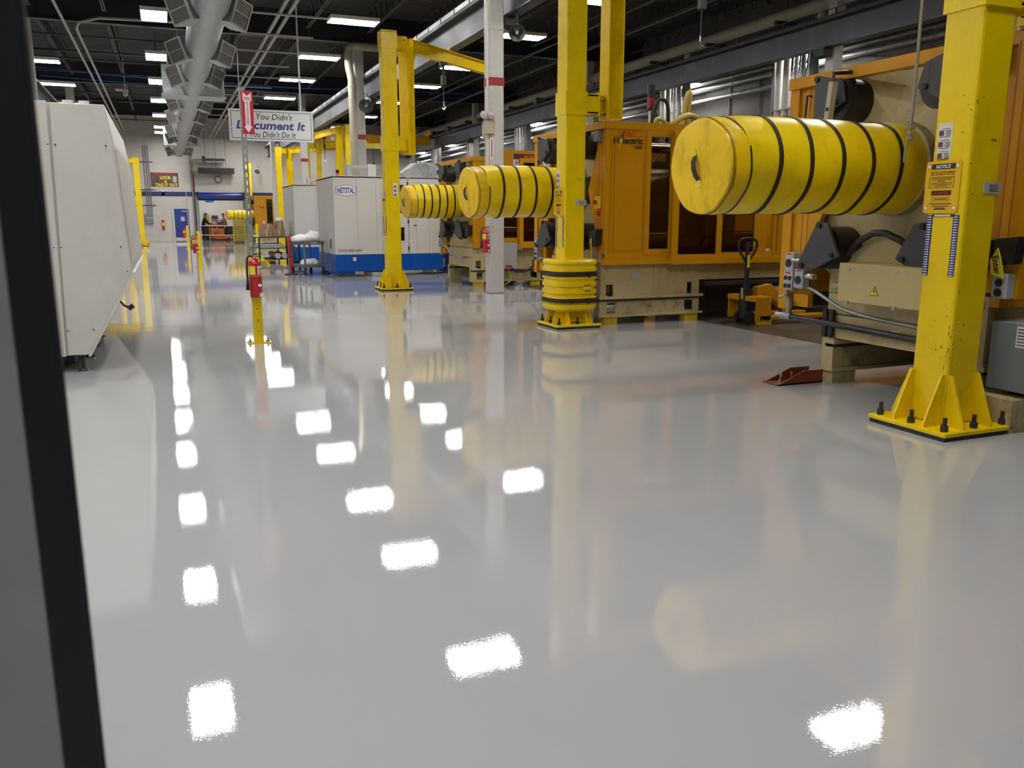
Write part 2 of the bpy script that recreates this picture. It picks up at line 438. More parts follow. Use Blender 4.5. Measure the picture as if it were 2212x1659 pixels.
# ------------------------------------------------------------------ ceiling lights
def fixture(kind):
    if kind == 'bay':
        t = thing('high_bay_light', '', 'ceiling light'); w, l = .31, .62
    else:
        t = thing('strip_light', '', 'ceiling light'); w, l = .62, .31
    m = MB().panel(-w, w, -l, l, [(-w + .02, w - .02, -l + .02, l - .02)], 0, .07, axis='z'); m.box(-w, w, -l, l, .07, .09)
    m.build('housing', 'lamp_body', t)
    if kind == 'bay':
        for i in range(6):
            x = -.245 + i * .098
            B(x - .043, x + .043, -l + .025, l - .025, .022, .03).build('lamp', 'lamp', t)
        m = MB()
        for i in range(5):
            x = -.196 + i * .098; m.prism([(x - .006, .05), (x + .006, .05), (x, -.005)], 'y', -l + .025, l - .025)
        m.build('reflector', 'lamp_body', t)
    else:
        B(-w + .02, w - .02, -l + .02, l - .02, -.004, .004).build('diffuser', 'lamp', t)
    for s in (-1, 1):
        c = (0, s * l * .7) if kind == 'bay' else (s * w * .7, 0)
        MB().cyl((c[0], c[1], .09), (c[0] * .3, c[1] * .3, 1.41 if kind != 'low' else 2.15), .006, 5).build('hanger_wire', 'joist', t)
    return t
ORD = ['nearest', 'second nearest', 'third', 'fourth', 'fifth', 'sixth', 'seventh', 'eighth', 'ninth', 'tenth', 'eleventh', 'twelfth']
def row(proto, x, ys, z, first_seen, phrase, group, rz=0, last=None):
    k = 0
    for i, y in enumerate(ys):
        o = proto if not proto.get('label') else copy_tree(proto)
        o.location = (x, y, z); o.rotation_euler = (0, 0, rz)
        if i < first_seen: lab = ('overhead light seen as ' + ['second nearest', 'nearest'][first_seen - i == 2] + ' floor glare, ' if first_seen - i < 3 and phrase[0] == 'i' else 'ceiling light behind the viewer, ') + phrase
        else: lab = ORD[k] + ' lit fixture ' + phrase; k += 1
        o['label'] = lab; o['group'] = group
bay = fixture('bay'); strip = fixture('strip'); low = fixture('low')
row(bay, .12, [-1.6, 3.2, 8.2, 13.25, 18.3, 23.6, 29.4, 34.6, 40, 45.7, 51.4, 54.6], 6.36, 5, 'in the row left of the round duct', 'high bay lights beside the duct')
row(strip, 4.8, [3.2, 13.1, 18.2, 22.4, 27.6, 32.3, 37.3, 42.5, 47.7, 52.4, 54.6], 6.36, 3, 'in the row above the hanging slogan sign', 'strip lights over the middle aisle')
row(strip, 9.45, [8.9, 13.3, 18.2, 22.4, 27.7, 32, 36.9, 42.4, 47.8, 52.6, 55], 6.36, 3, 'in the row above the orange machines', 'strip lights over the orange machines')
row(strip, -3.35, [5, 10, 15.5, 31.45, 36.6, 42.5, 48], 6.36, 3, 'left above the white machine', 'strip lights at the left')
row(strip, -8.0, [2, 7, 12, 17, 23, 28, 34, 40, 46, 52], 6.36, 10, 'far left behind the wall of machines', 'strip lights at the far left')
row(low, 15.55, [6, 12, 18.3, 23.8, 29.8, 35.8, 42, 48, 54.2], 5.62, 2, 'low under the right runway beam', 'low lights along the right wall', PI / 2)
row(strip, 3.4, [60.2, 63.2], 4.1, 2, 'in the room behind the dock door', 'annex lights')

# ------------------------------------------------------------------ columns
def column(x, y, label, band=True, w=.15, top=6.95):
    t = thing('column', label, 'column', (x, y, 0), 0, 'white steel columns')
    B(-w, w, -w, w, 0, top).build('shaft', 'column_white', t, bevel=.02)
    if band: B(-w - .004, w + .004, -w - .004, w + .004, 3.99, 4.14).build('red_band', 'red_band', t)
    B(-w - .006, w + .006, -w - .006, w + .006, 5.0, 5.02).build('seam', 'grey_light', t)
    return t
ca = column(6.1, 15.85, 'white square column with red band, in front of an orange machine')
B(-.145, -.085, -.157, -.15, 2.62, 3.02).build('sign_strip', 'white', ca)
B(-.125, -.105, -.161, -.157, 2.65, 2.99).build('sign_print', 'red_sign', ca)
MB().cyl((-.18, -.12, 2.2), (-.18, -.12, 6.9), .025, 8).build('conduit', 'pipe_white', ca)
column(6.1, 28.0, 'white square column beside the thick beige pipe, behind the yellow jib crane')
column(6.1, 40.0, 'white column with red band behind the hanging slogan sign')
column(6.1, 51.5, 'slim white column far back beside the yellow cranes', False)
column(-3.23, 28.0, 'white column at the left above the white machine, nearer one', False)
column(-3.23, 40.0, 'white column at the left above the white machine, farther one', False)
for y, s in ((3.8, 'out of view at the right'), (15.85, 'nearest'), (28.0, 'second'), (40.0, 'third'), (51.5, 'farthest')):
    column(14.42, y, s + ' white column behind the right runway beam', False, .14)
# ------------------------------------------------------------------ runway beams
def runway(x, z0, y0, y1, label, mtl, bars=True):
    t = thing('runway_beam', label, 'steel beam', (x, 0, 0), 0, 'crane runway beams')
    B(-.02, .02, y0, y1, z0, z0 + .52).build('web', mtl, t)
    B(-.13, .13, y0, y1, z0 - .025, z0).build('lower_flange', mtl, t)
    B(-.2, .2, y0, y1, z0 + .52, z0 + .58).build('upper_flange', 'girder_dark', t)
    B(-.03, .03, y0, y1, z0 + .58, z0 + .66).build('rail', 'girder_dark', t)
    if bars:
        B(-.19, -.17, y0, y1, z0 + .6, z0 + .7).build('conductor_bar', 'grey_light', t)
        c0 = None; y = y0 + .6
        while y < y1:
            if c0 is None: c0 = B(-.2, -.165, -.02, .02, z0 + .57, z0 + .72).build('clip', 'girder_dark', t); c = c0
            else: c = c0.copy(); COL.objects.link(c); c.parent = t
            c.location = (0, y, 0); y += 1.0
    else:
        B(-.17, -.155, y0, y1, z0 + .72, z0 + .735).build('conductor_bar', 'girder_dark', t)
        c0 = None; y = y0 + .6
        while y < y1:
            if c0 is None: c0 = B(-.175, -.15, -.012, .012, z0 + .58, z0 + .735).build('post', 'girder_dark', t); c = c0
            else: c = c0.copy(); COL.objects.link(c); c.parent = t
            c.location = (0, y, 0); y += .85
    y = y0 + 1
    for gy in GY:
        if y0 < gy < y1: B(-.13, .13, gy - .16, gy + .16, z0 - .2, z0 - .025).build('bracket', 'girder_dark', t)
    return t
runway(6.42, 5.30, 2, YW - .5, 'grey painted runway beam above the white column with red band', 'girder_grey')
runway(14.1, 5.28, 2, YW - .5, 'grey runway beam under the beige pipe at the right', 'girder_grey', False)
runway(-3.6, 5.2, 20, 50, 'dark beam at the upper left above the white machine', 'girder_grey', False)
# beige pipe on the right runway
t = thing('process_pipe', 'thick beige pipe running above the right runway beam', 'pipe', (14.55, 0, 6.38))
MB().cyl((0, 2, 0), (0, 56, 0), .15, 16).build('run', 'pipe_beige', t, smooth=40)
for y in (11, 16.5, 22, 27.5, 33, 39, 45): MB().cyl((0, y, 0), (0, y, -.42), .09, 12).build('branch', 'pipe_beige', t, smooth=40)
for i in range(16):
    y = 9 + i * 2.9
    B(-.35, .3, y - .04, y + .04, -.24, -.15).build('support_bar', 'girder_dark', t)
    MB().cyl((0, y, -.2), (0, y, 1.3), .012, 5).build('hanger_rod', 'girder_dark', t)
# horizontal pipes along the right wall
NTH = ['nearest', 'second', 'third', 'fourth', 'fifth', 'sixth', 'seventh', 'eighth', 'ninth', 'tenth', 'eleventh', 'twelfth', 'thirteenth', 'fourteenth', 'fifteenth']
for z, r_, mt, lb in ((5.62, .075, 'galv_dark', 'topmost grey pipe along the right wall, under the runway beam'), (5.42, .075, 'galv', 'middle shiny pipe along the right wall, under the low lights'), (5.08, .07, 'galv', 'lowest shiny pipe along the right wall')):
    t = thing('wall_pipe', lb, 'pipe', (15.95, 0, z), 0, 'pipes along the right wall')
    MB().cyl((0, 2, 0), (0, 57, 0), r_, 10).build('run', mt, t, smooth=40)
    for i in range(14):
        y = 6 + i * 3.6; MB().cyl((0, y, 0), (.65, y, 0), .02, 6).build('wall_hanger', 'galv_dark', t)
        MB().cyl((0, y + 1.2, 0), (0, y + 1.28, 0), r_ + .012, 10).build('coupling', 'galv', t)
for y in (19.3, 20.4, 21.2, 22.6, 25.6, 32, 38, 44):
    tag(MB().cyl((16.55, y, 0), (16.55, y, 5.6), .03, 6).build('wall_conduit', 'galv_dark'), f'thin grey upright conduit on the right wall, {NTH[(19.3, 20.4, 21.2, 22.6, 25.6, 32, 38, 44).index(y)]} from the viewer', 'conduit', 'upright conduits on the right wall')
# pipe risers dropping to the machines
def riser(x, y, label, z0=0.0):
    t = thing('pipe_riser', label, 'pipes', (x, y, 0), 0, 'pipe risers behind the machines')
    for i, (dy, r_, mt) in enumerate(((.5, .1, 'pipe_white'), (.22, .1, 'pipe_white'), (.02, .045, 'steel'), (-.12, .05, 'pipe_white'), (-.26, .03, 'steel'), (-.38, .055, 'galv'), (-.54, .03, 'chrome'), (-.66, .06, 'galv'))):
        MB().cyl((0, dy, z0), (0, dy, 6.2), r_, 10).build('pipe', mt, t, smooth=40)
    MB().cyl((-.01, .02, z0), (-.01, .02, 3.6), .055, 10).build('hose', 'teal', t, smooth=40)
    for z in (3.0, 4.2): B(-.1, .1, -.8, .7, z, z + .04).build('strut', 'galv_dark', t)
    B(-.06, .1, .64, .72, z0, 6.2).build('channel', 'galv_dark', t)
    B(-.06, .1, -.8, -.74, z0, 6.2).build('channel', 'galv_dark', t)
    MB().tube([(-.1, -.75, 5.0), (-.12, -.7, 4.5), (-.14, -.45, 3.9), (-.14, -.1, 3.3), (-.12, .02, 2.7)], .016, 6, smooth=2).build('cable', 'rope', t)
for i, y in enumerate((11.9, 17.9, 23.4, 29.4, 35.6, 42.3, 48.6)):
    riser(15.0, y, ['white and steel pipe riser hidden behind the front machine', 'white and steel pipe riser left of the near orange machine top', 'pipe riser with stack light before it, behind the middle orange machine', 'pipe riser half hidden behind the white column', 'pipe riser just left of the white column with red band', 'pipe riser above the grey robot unit', 'farthest pipe riser along the right wall'][i])

# ------------------------------------------------------------------ round duct with diffusers
t = thing('air_duct', 'round galvanised air duct with louvred side diffusers along the ceiling', 'duct', (1.08, 0, 5.45))
y = 14.0
while y < 56: MB().cyl((0, y, 0), (0, min(y + 1.5, 56) - .01, 0), .35, 24).build('pipe_section', 'galv', t, smooth=40); y += 1.5
c0 = None; y = 14.0
while y < 56:
    if c0 is None: c0 = MB().cyl((0, -.025, 0), (0, .02, 0), .30, 24).build('collar', 'galv', t, smooth=40); c = c0
    else: c = c0.copy(); COL.objects.link(c); c.parent = t
    c.location = (0, y, 0); y += 1.5
D0 = {}
for y in (17.9, 22.2, 25.9, 31.9, 35.9, 41.7, 45.5, 54.4):
    for s in (-1, 1):
        if s not in D0:
            M = Matrix.Rotation(s * R(18), 4, 'Y') @ Matrix.Rotation(-s * R(45), 4, 'Z')
            # box axes after rotation: louvre on the outer face towards the viewer
            m = MB(); m.box(-.2, .2, -.24, .24, -.26, .26); m.xf(M)
            b = m.build('diffuser', 'galv', t, bevel=.006)
            k = MB()
            q0, q1 = sorted((s * .2, s * .215))
            k.panel(-.23, .23, -.25, .25, [(-.2, .2, -.23, -.01), (-.2, .2, .01, .23)], q0, q1, axis='x'); k.xf(M); k.build('louver_frame', 'galv', b)
            k = MB(); q0, q1 = sorted((s * .198, s * .204)); k.box(q0, q1, -.2, .2, -.23, .23)
            k.xf(M); lv = k.build('louver', 'louver', b)
            D0[s] = b; bb = b
        else:
            bb = copy_tree(D0[s], t)
        bb.location = (s * .43, y - .1, -.1)
for y in (28.2, 47.5):
    MB().box(-.85, .9, y, y + 1.0, -.3, .55).build('plenum', 'galv', t, bevel=.01)
    B(-.9, .95, y - .04, y + 1.04, -.33, -.3).build('plenum_rim', 'galv', t)
# spiral branch pipe to the duct
for a, b in (((.35, 20.4, 6.9), (.9, 22.0, 5.75)), ((.35, 31, 6.9), (.9, 35.5, 5.75))):
    tag(MB().cyl(a, b, .035, 8).build('brace_rod', 'steel', smooth=40), ('near' if a[1] < 25 else 'far') + ' shiny slanting brace rod beside the round duct', 'rod')

# ------------------------------------------------------------------ conduits and pipes under the ceiling
def run(name, label, cat, pts, r_, mt, group=None, smooth=0, n=8):
    return tag(MB().tube(pts, r_, n, smooth).build(name, mt, smooth=50), label, cat, group)
run('conduit', 'left one of two pale conduits running under the left ceiling', 'conduit', [(-2.02, 16, 6.42), (-2.02, 57, 6.42)], .04, 'conduit', 'pale conduits at the left')
run('conduit', 'pale conduit bending across the aisle ceiling in front of the first light', 'conduit', [(-1.8, 57, 6.42), (-1.8, 26.1, 6.42), (-1.7, 25.7, 6.5), (-1.2, 25.5, 6.6), (.9, 25.2, 6.6), (1.9, 25.1, 6.6)], .04, 'conduit', 'pale conduits at the left')
run('conduit', 'left one of two thick grey pipes on trapeze bars right of the duct', 'pipe', [(2.98, 15, 6.42), (2.98, 57, 6.42)], .05, 'conduit', 'pipes on trapeze bars')
run('conduit', 'right one of two thick grey pipes on trapeze bars right of the duct', 'pipe', [(3.2, 15, 6.42), (3.2, 57, 6.42)], .05, 'conduit', 'pipes on trapeze bars')
tz = None
for i in range(15):
    y = 17.3 + i * 2.45
    if tz is None:
        tz = thing('trapeze_hanger', 'grey strut bar hung on rods under the pair of thick pipes', 'hanger', (3.2, y, 6.33), 0, 'trapeze hangers'); o = tz
        B(-.95, .95, -.025, .025, 0, .04).build('bar', 'grey_light', tz)
        for s in (-.85, .85): MB().cyl((s, 0, -.02), (s, 0, .8), .008, 5).build('rod', 'joist', tz)
    else: o = copy_tree(tz)
    o.location = (3.2, y, 6.33)
    o['label'] = 'grey strut bar hung on rods under the pair of thick pipes, ' + NTH[i] + ' from the viewer'
for i, (y, z) in enumerate(((29.8, 6.9), (31.6, 6.75), (34.0, 6.9), (36.2, 6.8), (42.2, 6.85), (44.5, 6.8), (53.3, 6.9))):
    run('sprinkler_pipe', ['nearest', 'second', 'third', 'fourth', 'fifth', 'sixth', 'farthest'][i] + ' dark thin pipe crossing under the ceiling at the left', 'pipe', [(-10, y, z), (2.2, y, z)], .03, 'conduit_dark', 'dark cross pipes', n=6)
run('data_cable', 'blue cable sagging across the ceiling, nearer bundle', 'cable', [(-4, 36.2, 6.9), (-1, 36, 6.7), (2, 36.2, 6.72), (5, 36, 6.62), (8, 36.2, 6.75), (13, 36, 6.8)], .03, 'cable_blue', 'blue cables', 2, 6)
run('data_cable', 'blue cable sagging across the ceiling, farther bundle', 'cable', [(-4, 37.6, 6.8), (0, 37.5, 6.65), (4, 37.6, 6.7), (8, 37.5, 6.6), (13, 37.6, 6.8)], .025, 'cable_blue', 'blue cables', 2, 6)
run('long_conduit', 'long thin conduit under the dark ceiling above the middle machine', 'conduit', [(11.2, 6, 6.6), (11.2, 57, 6.6)], .04, 'conduit_dark')
run('long_conduit', 'reddish thin pipe under the dark ceiling right of the white column', 'pipe', [(12.4, 6, 6.55), (12.4, 57, 6.55)], .04, 'joist')
t = thing('drain_pipe', 'thick beige pipe with elbows beside the white column', 'pipe', (5.76, 27.68, 0))
MB().tube([(.06, 0, 0), (.06, 0, 5.75), (.03, 0, 5.95), (-.02, 0, 6.15), (-.03, 0, 6.4), (-.03, 0, 6.62), (.0, -.02, 6.73), (.12, -.02, 6.8), (.3, -.02, 6.8), (1.6, -.02, 6.8), (1.82, -.02, 6.86), (1.88, -.02, 7.1)], .125, 14, 1).build('run', 'pipe_beige', t, smooth=50)
for z in (5.6, 3.2): MB().cyl((.06, 0, z - .04), (.06, 0, z + .04), .14, 14).build('coupling', 'pipe_beige', t, smooth=40)

# security camera and horn speakers
def horn(x, y, z, label, mt='grey_light', dirv=(-.4, -1, -.6), sc=.9, by=.12, bz=.3):
    t = thing('horn_speaker', label, 'speaker', (x, y, z), 0, 'horn speakers')
    d = Vector(dirv).normalized()
    p = lambda a: tuple(d * a * sc)
    MB().cyl(p(-.05), p(.1), .07 * sc, 14).build('driver', mt, t, smooth=40)
    MB().cyl(p(.1), p(.34), .07 * sc, 18, .17 * sc, caps=False).build('bell', 'galv_dark', t, smooth=40)
    MB().cyl(p(.325), p(.345), .166 * sc, 18, .176 * sc, caps=False).build('rim', 'grey_box', t, smooth=40)
    MB().cyl(p(.13), p(.14), .075 * sc, 14).build('throat', 'grey_box', t)
    MB().cyl(p(.2), p(.36), .03 * sc, 10).build('core', mt, t, smooth=40)
    MB().tube([(0, 0, 0), (0, 0, bz * .6), (0, by, bz)], .012, 6).build('bracket', 'dark_steel', t)
horn(6.33, 15.25, 4.97, 'grey horn speaker hanging right of the white column with red band', by=.05, bz=.31)
horn(6.2, 27.2, 5.12, 'grey horn speaker beside the second white column', sc=1.3, by=.66)
horn(5.75, 56.9, 4.5, 'small horn speaker on the far wall by the slim column', by=.5)
t = thing('security_camera', 'white ceiling security camera with bracket above the white machine', 'camera', (-1.1, 38.6, 6.45))
B(-.35, .1, -.06, .06, .06, .12).build('bracket', 'white', t)
MB().lathe([(0, -.16), (.07, -.13), (.1, -.05), (.1, .06), (0, .06)], n=14).build('dome', 'grey_light', t, smooth=50)
MB().cyl((0, 0, .12), (0, 0, 1.32), .02, 6).build('drop_rod', 'white', t)
# ------------------------------------------------------------------ jib cranes
def ibeam(m, L, h=.26, w=.15, z=0.0, x0=0.0):
    m.box(x0, L, -w / 2, w / 2, z, z + .015); m.box(x0, L, -w / 2, w / 2, z + h - .015, z + h); m.box(x0, L, -.008, .008, z + .015, z + h - .015)
def jib(x, y, label, H=5.14, arm=0.0, boom=0.0, L=3.2, hook=.35, stickers=False, plate=.33, dx=None):
    t = thing('jib_crane', label, 'crane', (x, y, 0), 0, 'yellow jib cranes')
    a = .15
    B(-plate, plate, -plate, plate, 0, .03).build('grout_pad', 'rubber', t)
    B(-plate - .01, plate + .01, -plate - .01, plate + .01, .03, .06).build('base_plate', 'yellow_paint', t, bevel=.004)
    B(-a, a, -a, a, .06, H).build('mast', 'yellow_paint', t, bevel=.022, segs=2)
    B(-a - .01, a + .01, -a - .01, a + .01, H, H + .02).build('cap', 'yellow_paint', t)
    for k in range(4):
        for s in (-1, 1):
            m = MB().prism([(a, .06), (plate - .02, .06), (plate - .02, .09), (a + .03, .42), (a, .42)], 'y', s * (a - .02) - .007, s * (a - .02) + .007)
            m.xf(Matrix.Rotation(k * PI / 2, 4, 'Z')); m.build('gusset', 'yellow_paint', t)
    b0 = None
    for (i, j) in ((-1, -1), (0, -1), (1, -1), (1, 0), (1, 1), (0, 1), (-1, 1), (-1, 0)):
        if b0 is None:
            b0 = MB().cyl((0, 0, .06), (0, 0, .1), .028, 6).cyl((0, 0, .1), (0, 0, .155), .015, 8).build('bolt', 'dark_steel', t); b = b0
        else: b = b0.copy(); COL.objects.link(b); b.parent = t
        b.location = (i * (plate - .05), j * (plate - .05), 0)
    Ma = Matrix.Rotation(arm, 4, 'Z')
    for z in ((H - .32, H - .02), (H - 2.3, H - 2.0)):
        m = MB().box(-a - .012, a + .012, -a - .012, a + .012, z[0], z[1])
        m.build('sleeve', 'yellow_paint', t)
        m = MB(); m.box(a, .36, -.13, -.115, z[0] + .02, z[1] - .02); m.box(a, .36, .115, .13, z[0] + .02, z[1] - .02); m.box(a, .36, -.13, .13, z[0] + .03, z[0] + .05); m.box(a, .36, -.13, .13, z[1] - .05, z[1] - .03); m.box(.34, .36, -.14, .14, z[0], z[1])
        m.xf(Ma); m.build('bracket', 'yellow_paint', t)
        MB().cyl((.44, 0, z[0] + .02), (.44, 0, z[1] - .02), .035, 10).box(.36, .5, -.06, .06, z[0] + .04, z[0] + .08).box(.36, .5, -.06, .06, z[1] - .08, z[1] - .04).xf(Ma).build('hinge', 'yellow_dull', t)
    c = Ma @ Vector((.60, 0, 0))
    zb = H - 2.32; Mb = Matrix.Translation(c) @ Matrix.Rotation(boom, 4, 'Z')
    m = MB(); m.box(-.12, -.105, -.11, .11, zb, H); m.box(.105, .12, -.11, .11, zb, H); m.box(-.105, .105, -.008, .008, zb, H)
    m.box(-.12, .12, -.11, .11, zb - .012, zb); m.xf(Mb); m.build('swing_mast', 'yellow_paint', t)
    m = MB()
    for z in (zb + .05, zb + .25, H - .07, H - .27):
        for s in (-.06, .06): m.cyl((-.125, s, z), (-.135, s, z), .018, 6)
    m.xf(Matrix.Translation(c) @ Matrix.Rotation(arm, 4, 'Z')); m.build('bracket_bolts', 'dark_steel', t)
    m = MB(); ibeam(m, L, .26, .15, H - .27, .12); m.xf(Mb); m.build('boom', 'yellow_paint', t)
    m = MB().prism([(.12, H - .27), (.12, H - .62), (.3, H - .27)], 'y', -.05, .05); m.xf(Mb); m.build('knee', 'yellow_paint', t)
    m = MB()
    for q in (.35, L * .45): m.tube([(q - .05, 0, H - .01), (q - .04, 0, H + .05), (q, 0, H + .08), (q + .04, 0, H + .05), (q + .05, 0, H - .01)], .012, 6)
    m.xf(Mb); m.build('lifting_eye', 'yellow_dull', t)
    if hook:
        q = L * hook; p = Mb @ Vector((q, 0, 0))
        h = MB().box(-.08, .08, -.05, .05, H - .33, H - .27); h.tube([(0, 0, H - .33), (0, 0, H - .55)], .03, 8); h.box(-.05, .05, -.04, .04, H - .75, H - .55); h.tube([(0, 0, H - .75), (0, 0, H - 1.1)], .012, 6)
        h.xf(Matrix.Translation(p)); ho = h.build('hoist', 'dark_steel', t)
        m = MB().tube([(0, 0, H - 1.1), (0, 0, H - 1.18), (.04, 0, H - 1.23), (.0, 0, H - 1.28), (-.04, 0, H - 1.24)], .016, 6).xf(Matrix.Translation(p)); m.build('hook', 'steel', ho)
    return t
def mast_stickers(t, zc=2.0, front=False):
    """safety card, notice plate and arrow strips on the aisle face (-X) of a crane mast; plate on the -Y face"""
    X = -.15
    if not front:
        cd = B(X - .004, X, .0, .115, 1.9, 2.13).build('safety_card', 'paper', t)
        for i in range(3):
            z = 2.065 - i * .075
            B(X - .006, X - .004, .068, .105, z - .018, z + .018).build('picture', 'photo_brown', cd)
            m = MB()
            for k in range(4): m.box(X - .006, X - .004, .012, .055 - .008 * (k % 2), z + .012 - k * .01, z + .016 - k * .01)
            m.box(X - .006, X - .004, .02, .09, z + .026, z + .029)
            m.build('print_lines', 'ink', cd)
            B(X - .006, X - .004, .02, .1, z - .027, z - .023).build('print_bar', 'ink_navy', cd)
    n = MB().prism([(-.10, 1.545), (-.085, 1.53), (.165, 1.53), (.18, 1.545), (.18, 1.865), (.165, 1.88), (-.085, 1.88), (-.10, 1.865)], 'x', X - .008, X - .002).build('notice_plate', 'notice_yellow', t)
    B(X - .01, X - .008, -.055, .135, 1.825, 1.862).build('header', 'ink', n)
    text('NOTICE', 'white', n, (X - .01, .04, 1.843), .12, .024, 'W', shear=.2, bold=.02)
    text('FALL PROTECTION EQUIPMENT\nMUST BE WORN AT ALL TIMES', 'ink_brown', n, (X - .008, .04, 1.798), .2, .026, 'W', shear=.15)
    m = MB().panel(-.055, .145, 1.7, 1.775, [(-.052, .142, 1.703, 1.772)], X - .0095, X - .008, axis='x'); m.build('frame', 'ink_brown', n)
    m = MB()
    for k, (w) in enumerate((.085, .08, .03, .085, .08, .05)): m.box(X - .0095, X - .008, .045 - w, .045 + w, 1.763 - k * .0105, 1.767 - k * .0105)
    m.build('print_lines', 'ink_brown', n)
    B(X - .01, X - .008, -.04, .12, 1.65, 1.682).build('header', 'ink_brown', n)
    text('ATTENTION', 'red_sign', n, (X - .01, .04, 1.666), .11, .017, 'W', shear=.15, bold=.01)
    MB().panel(-.03, .11, 1.61, 1.638, [(-.028, .108, 1.612, 1.636)], X - .0095, X - .008, axis='x').build('frame', 'ink_brown', n)
    m = MB()
    for (z, w) in ((1.622, .05), (1.59, .09), (1.573, .07), (1.561, .04), (1.553, .05)): m.box(X - .0095, X - .008, .04 - w, .04 + w, z, z + .006)
    m.build('print_lines', 'ink_brown', n)
    for (yy, zz) in ((.155, 1.845), (-.075, 1.845), (.155, 1.565), (-.075, 1.565)):
        q = .018
        MB().prism([(yy - q, zz), (yy, zz - q), (yy + q, zz), (yy, zz + q)], 'x', X - .0095, X - .008).build('diamond', 'ink_red', n)
        q = .014
        MB().prism([(yy - q, zz), (yy, zz - q), (yy + q, zz), (yy, zz + q)], 'x', X - .0105, X - .0095).build('diamond', 'white', n)
    B(X - .004, X, -.08, .1, 1.505, 1.522).build('header_tape', 'ink_navy', t); B(X - .006, X - .004, -.05, .08, 1.508, 1.519).build('paper_strip', 'paper', t)
    for (y0, y1, s) in ((.095, .14, -1), (-.12, -.075, 1)):
        st = B(X - .004, X, y0, y1, 1.1, 1.515).build('arrow_tape', 'ink_navy', t)
        yc = (y0 + y1) / 2; m = MB()
        for k in range(24):
            z = 1.108 + k * .0172
            m.prism([(yc - s * .018, z - .0028), (yc + s * .004, z - .0028), (yc + s * .004, z - .006), (yc + s * .018, z), (yc + s * .004, z + .006), (yc + s * .004, z + .0028), (yc - s * .018, z + .0028)], 'x', X - .0055, X - .004)
        m.build('printed_arrows', 'white', st)
    # front face
    p = B(0.01, .17, X - .004, X, 1.66, 1.735).build('rating_plate', 'grey_light', t)
    m = MB()
    for k in range(5): m.box(.06, .15 - .02 * (k % 2), X - .005, X - .004, 1.675 + k * .01, 1.678 + k * .01)
    m.build('print_lines', 'ink', p)
    text('PRESS  1', 'ink', t, (.065, X, 2.01), .07, .014, 'S')
c1 = jib(5.12, 4.29, 'yellow jib crane mast with blue arrow tape, nearest at the right', arm=0, boom=R(-15), L=3.0)
mast_stickers(c1)
rc = random.Random(4); m = MB()
for k in range(46):
    z = rc.choice((rc.uniform(.42, .8), rc.uniform(.55, 1.0), rc.uniform(1.6, 2.3))); w = rc.uniform(.002, .006); h_ = w * rc.uniform(.7, 2.6)
    e = min(.14, abs(rc.gauss(.0, .05))); q = -.145 + e
    pts = [(q - w, z), (q, z - h_), (q + w * .8, z - h_ * .2), (q + w * .3, z + h_)]
    if k % 2: m.prism(pts, 'x', -.1512, -.1495)
    else: m.prism(pts, 'y', -.1512, -.1495)
tag(m.build('paint_chips', 'ink_brown', c1), kind='stuff')
c2 = jib(5.16, 10.52, 'yellow jib crane mast in a ribbed yellow guard before the middle machine', arm=0, boom=R(5), L=3.0, hook=.5)
mast_stickers(c2)
c3 = jib(4.4, 17.4, 'yellow jib crane with its boom swung out, in front of the white and blue machine', arm=R(37), boom=R(38), L=3.6, hook=.38)
cd = B(-.0, .1, -.154, -.15, 1.93, 2.2).build('safety_card', 'paper', c3)
for i in range(3): B(.02, .06, -.157, -.154, 2.11 - i * .085, 2.15 - i * .085).build('picture', 'photo_brown', cd)
n = B(-.156, -.15, -.1, .18, 1.55, 1.9).build('notice_plate', 'notice_yellow', c3); B(-.16, -.156, -.05, .13, 1.84, 1.88).build('header', 'ink', n)
B(-.154, -.15, -.1, .1, 1.92, 2.02).build('rating_plate', 'grey_light', c3)
for (y0, y1) in ((.095, .14), (-.12, -.075)): B(-.154, -.15, y0, y1, 1.12, 1.53).build('arrow_tape', 'ink_navy', c3)
jib(5.5, 44.5, 'yellow jib crane behind the cardboard boxes, boom reaching forward', 4.95, R(20), R(-62), 6.0, .8)
jib(7.1, 34.7, 'yellow jib crane behind the beige pipe, boom pointing back', 5.14, R(120), R(97), 3.4, .6)
jib(6.35, 41.0, 'yellow jib crane right of the third white column', 5.0, R(10), R(-8), 3.0, 0)
jib(5.05, 55.9, 'slim yellow jib crane right of the dock doorway', 4.8, R(90), R(90), .3, 0)
jib(-1.2, 49.6, 'yellow jib crane at the left beyond the white machine, with base plate in view', 4.6, R(180), R(170), 2.0, 0)
jib(-2.0, 52.5, 'yellow jib crane mostly hidden behind the left white machine', 4.8, R(200), R(120), 2.0, 0)
jib(-3.0, 22.2, 'yellow jib crane at the upper left behind the door jamb', 5.14, R(180), R(170), 2.0, 0)

# ribbed column guard
t = thing('column_guard', 'ribbed yellow plastic column guard with two black straps around the crane mast', 'column guard', (5.16, 10.52, 0))
prof = [(.0, .24), (.3, .24), (.325, .26)]
for k in range(6):
    z = .28 + k * .1
    prof += [(.335, z), (.335, z + .045), (.315, z + .06), (.315, z + .085)]
prof += [(.335, .885), (.335, .91), (.31, .94), (.17, .945), (0, .945)]
def sq(tt, h): c, s = abs(math.cos(tt)), abs(math.sin(tt)); return 1 / ((c ** 3.6 + s ** 3.6) ** (1 / 3.6))
prof = [(.151, a[1]) if a[0] == 0 else a for a in prof]
MB().lathe(prof, n=48, fn=sq).build('shell', 'plastic_yellow', t, smooth=35)
for z in (.385, .74):
    MB().lathe([(.31, z - .03), (.342, z - .028), (.342, z + .028), (.31, z + .03)], n=48, fn=sq).build('strap', 'strap', t, smooth=40)
    B(.1, .16, -.36, -.34, z - .034, z + .034).build('buckle', 'black', t)
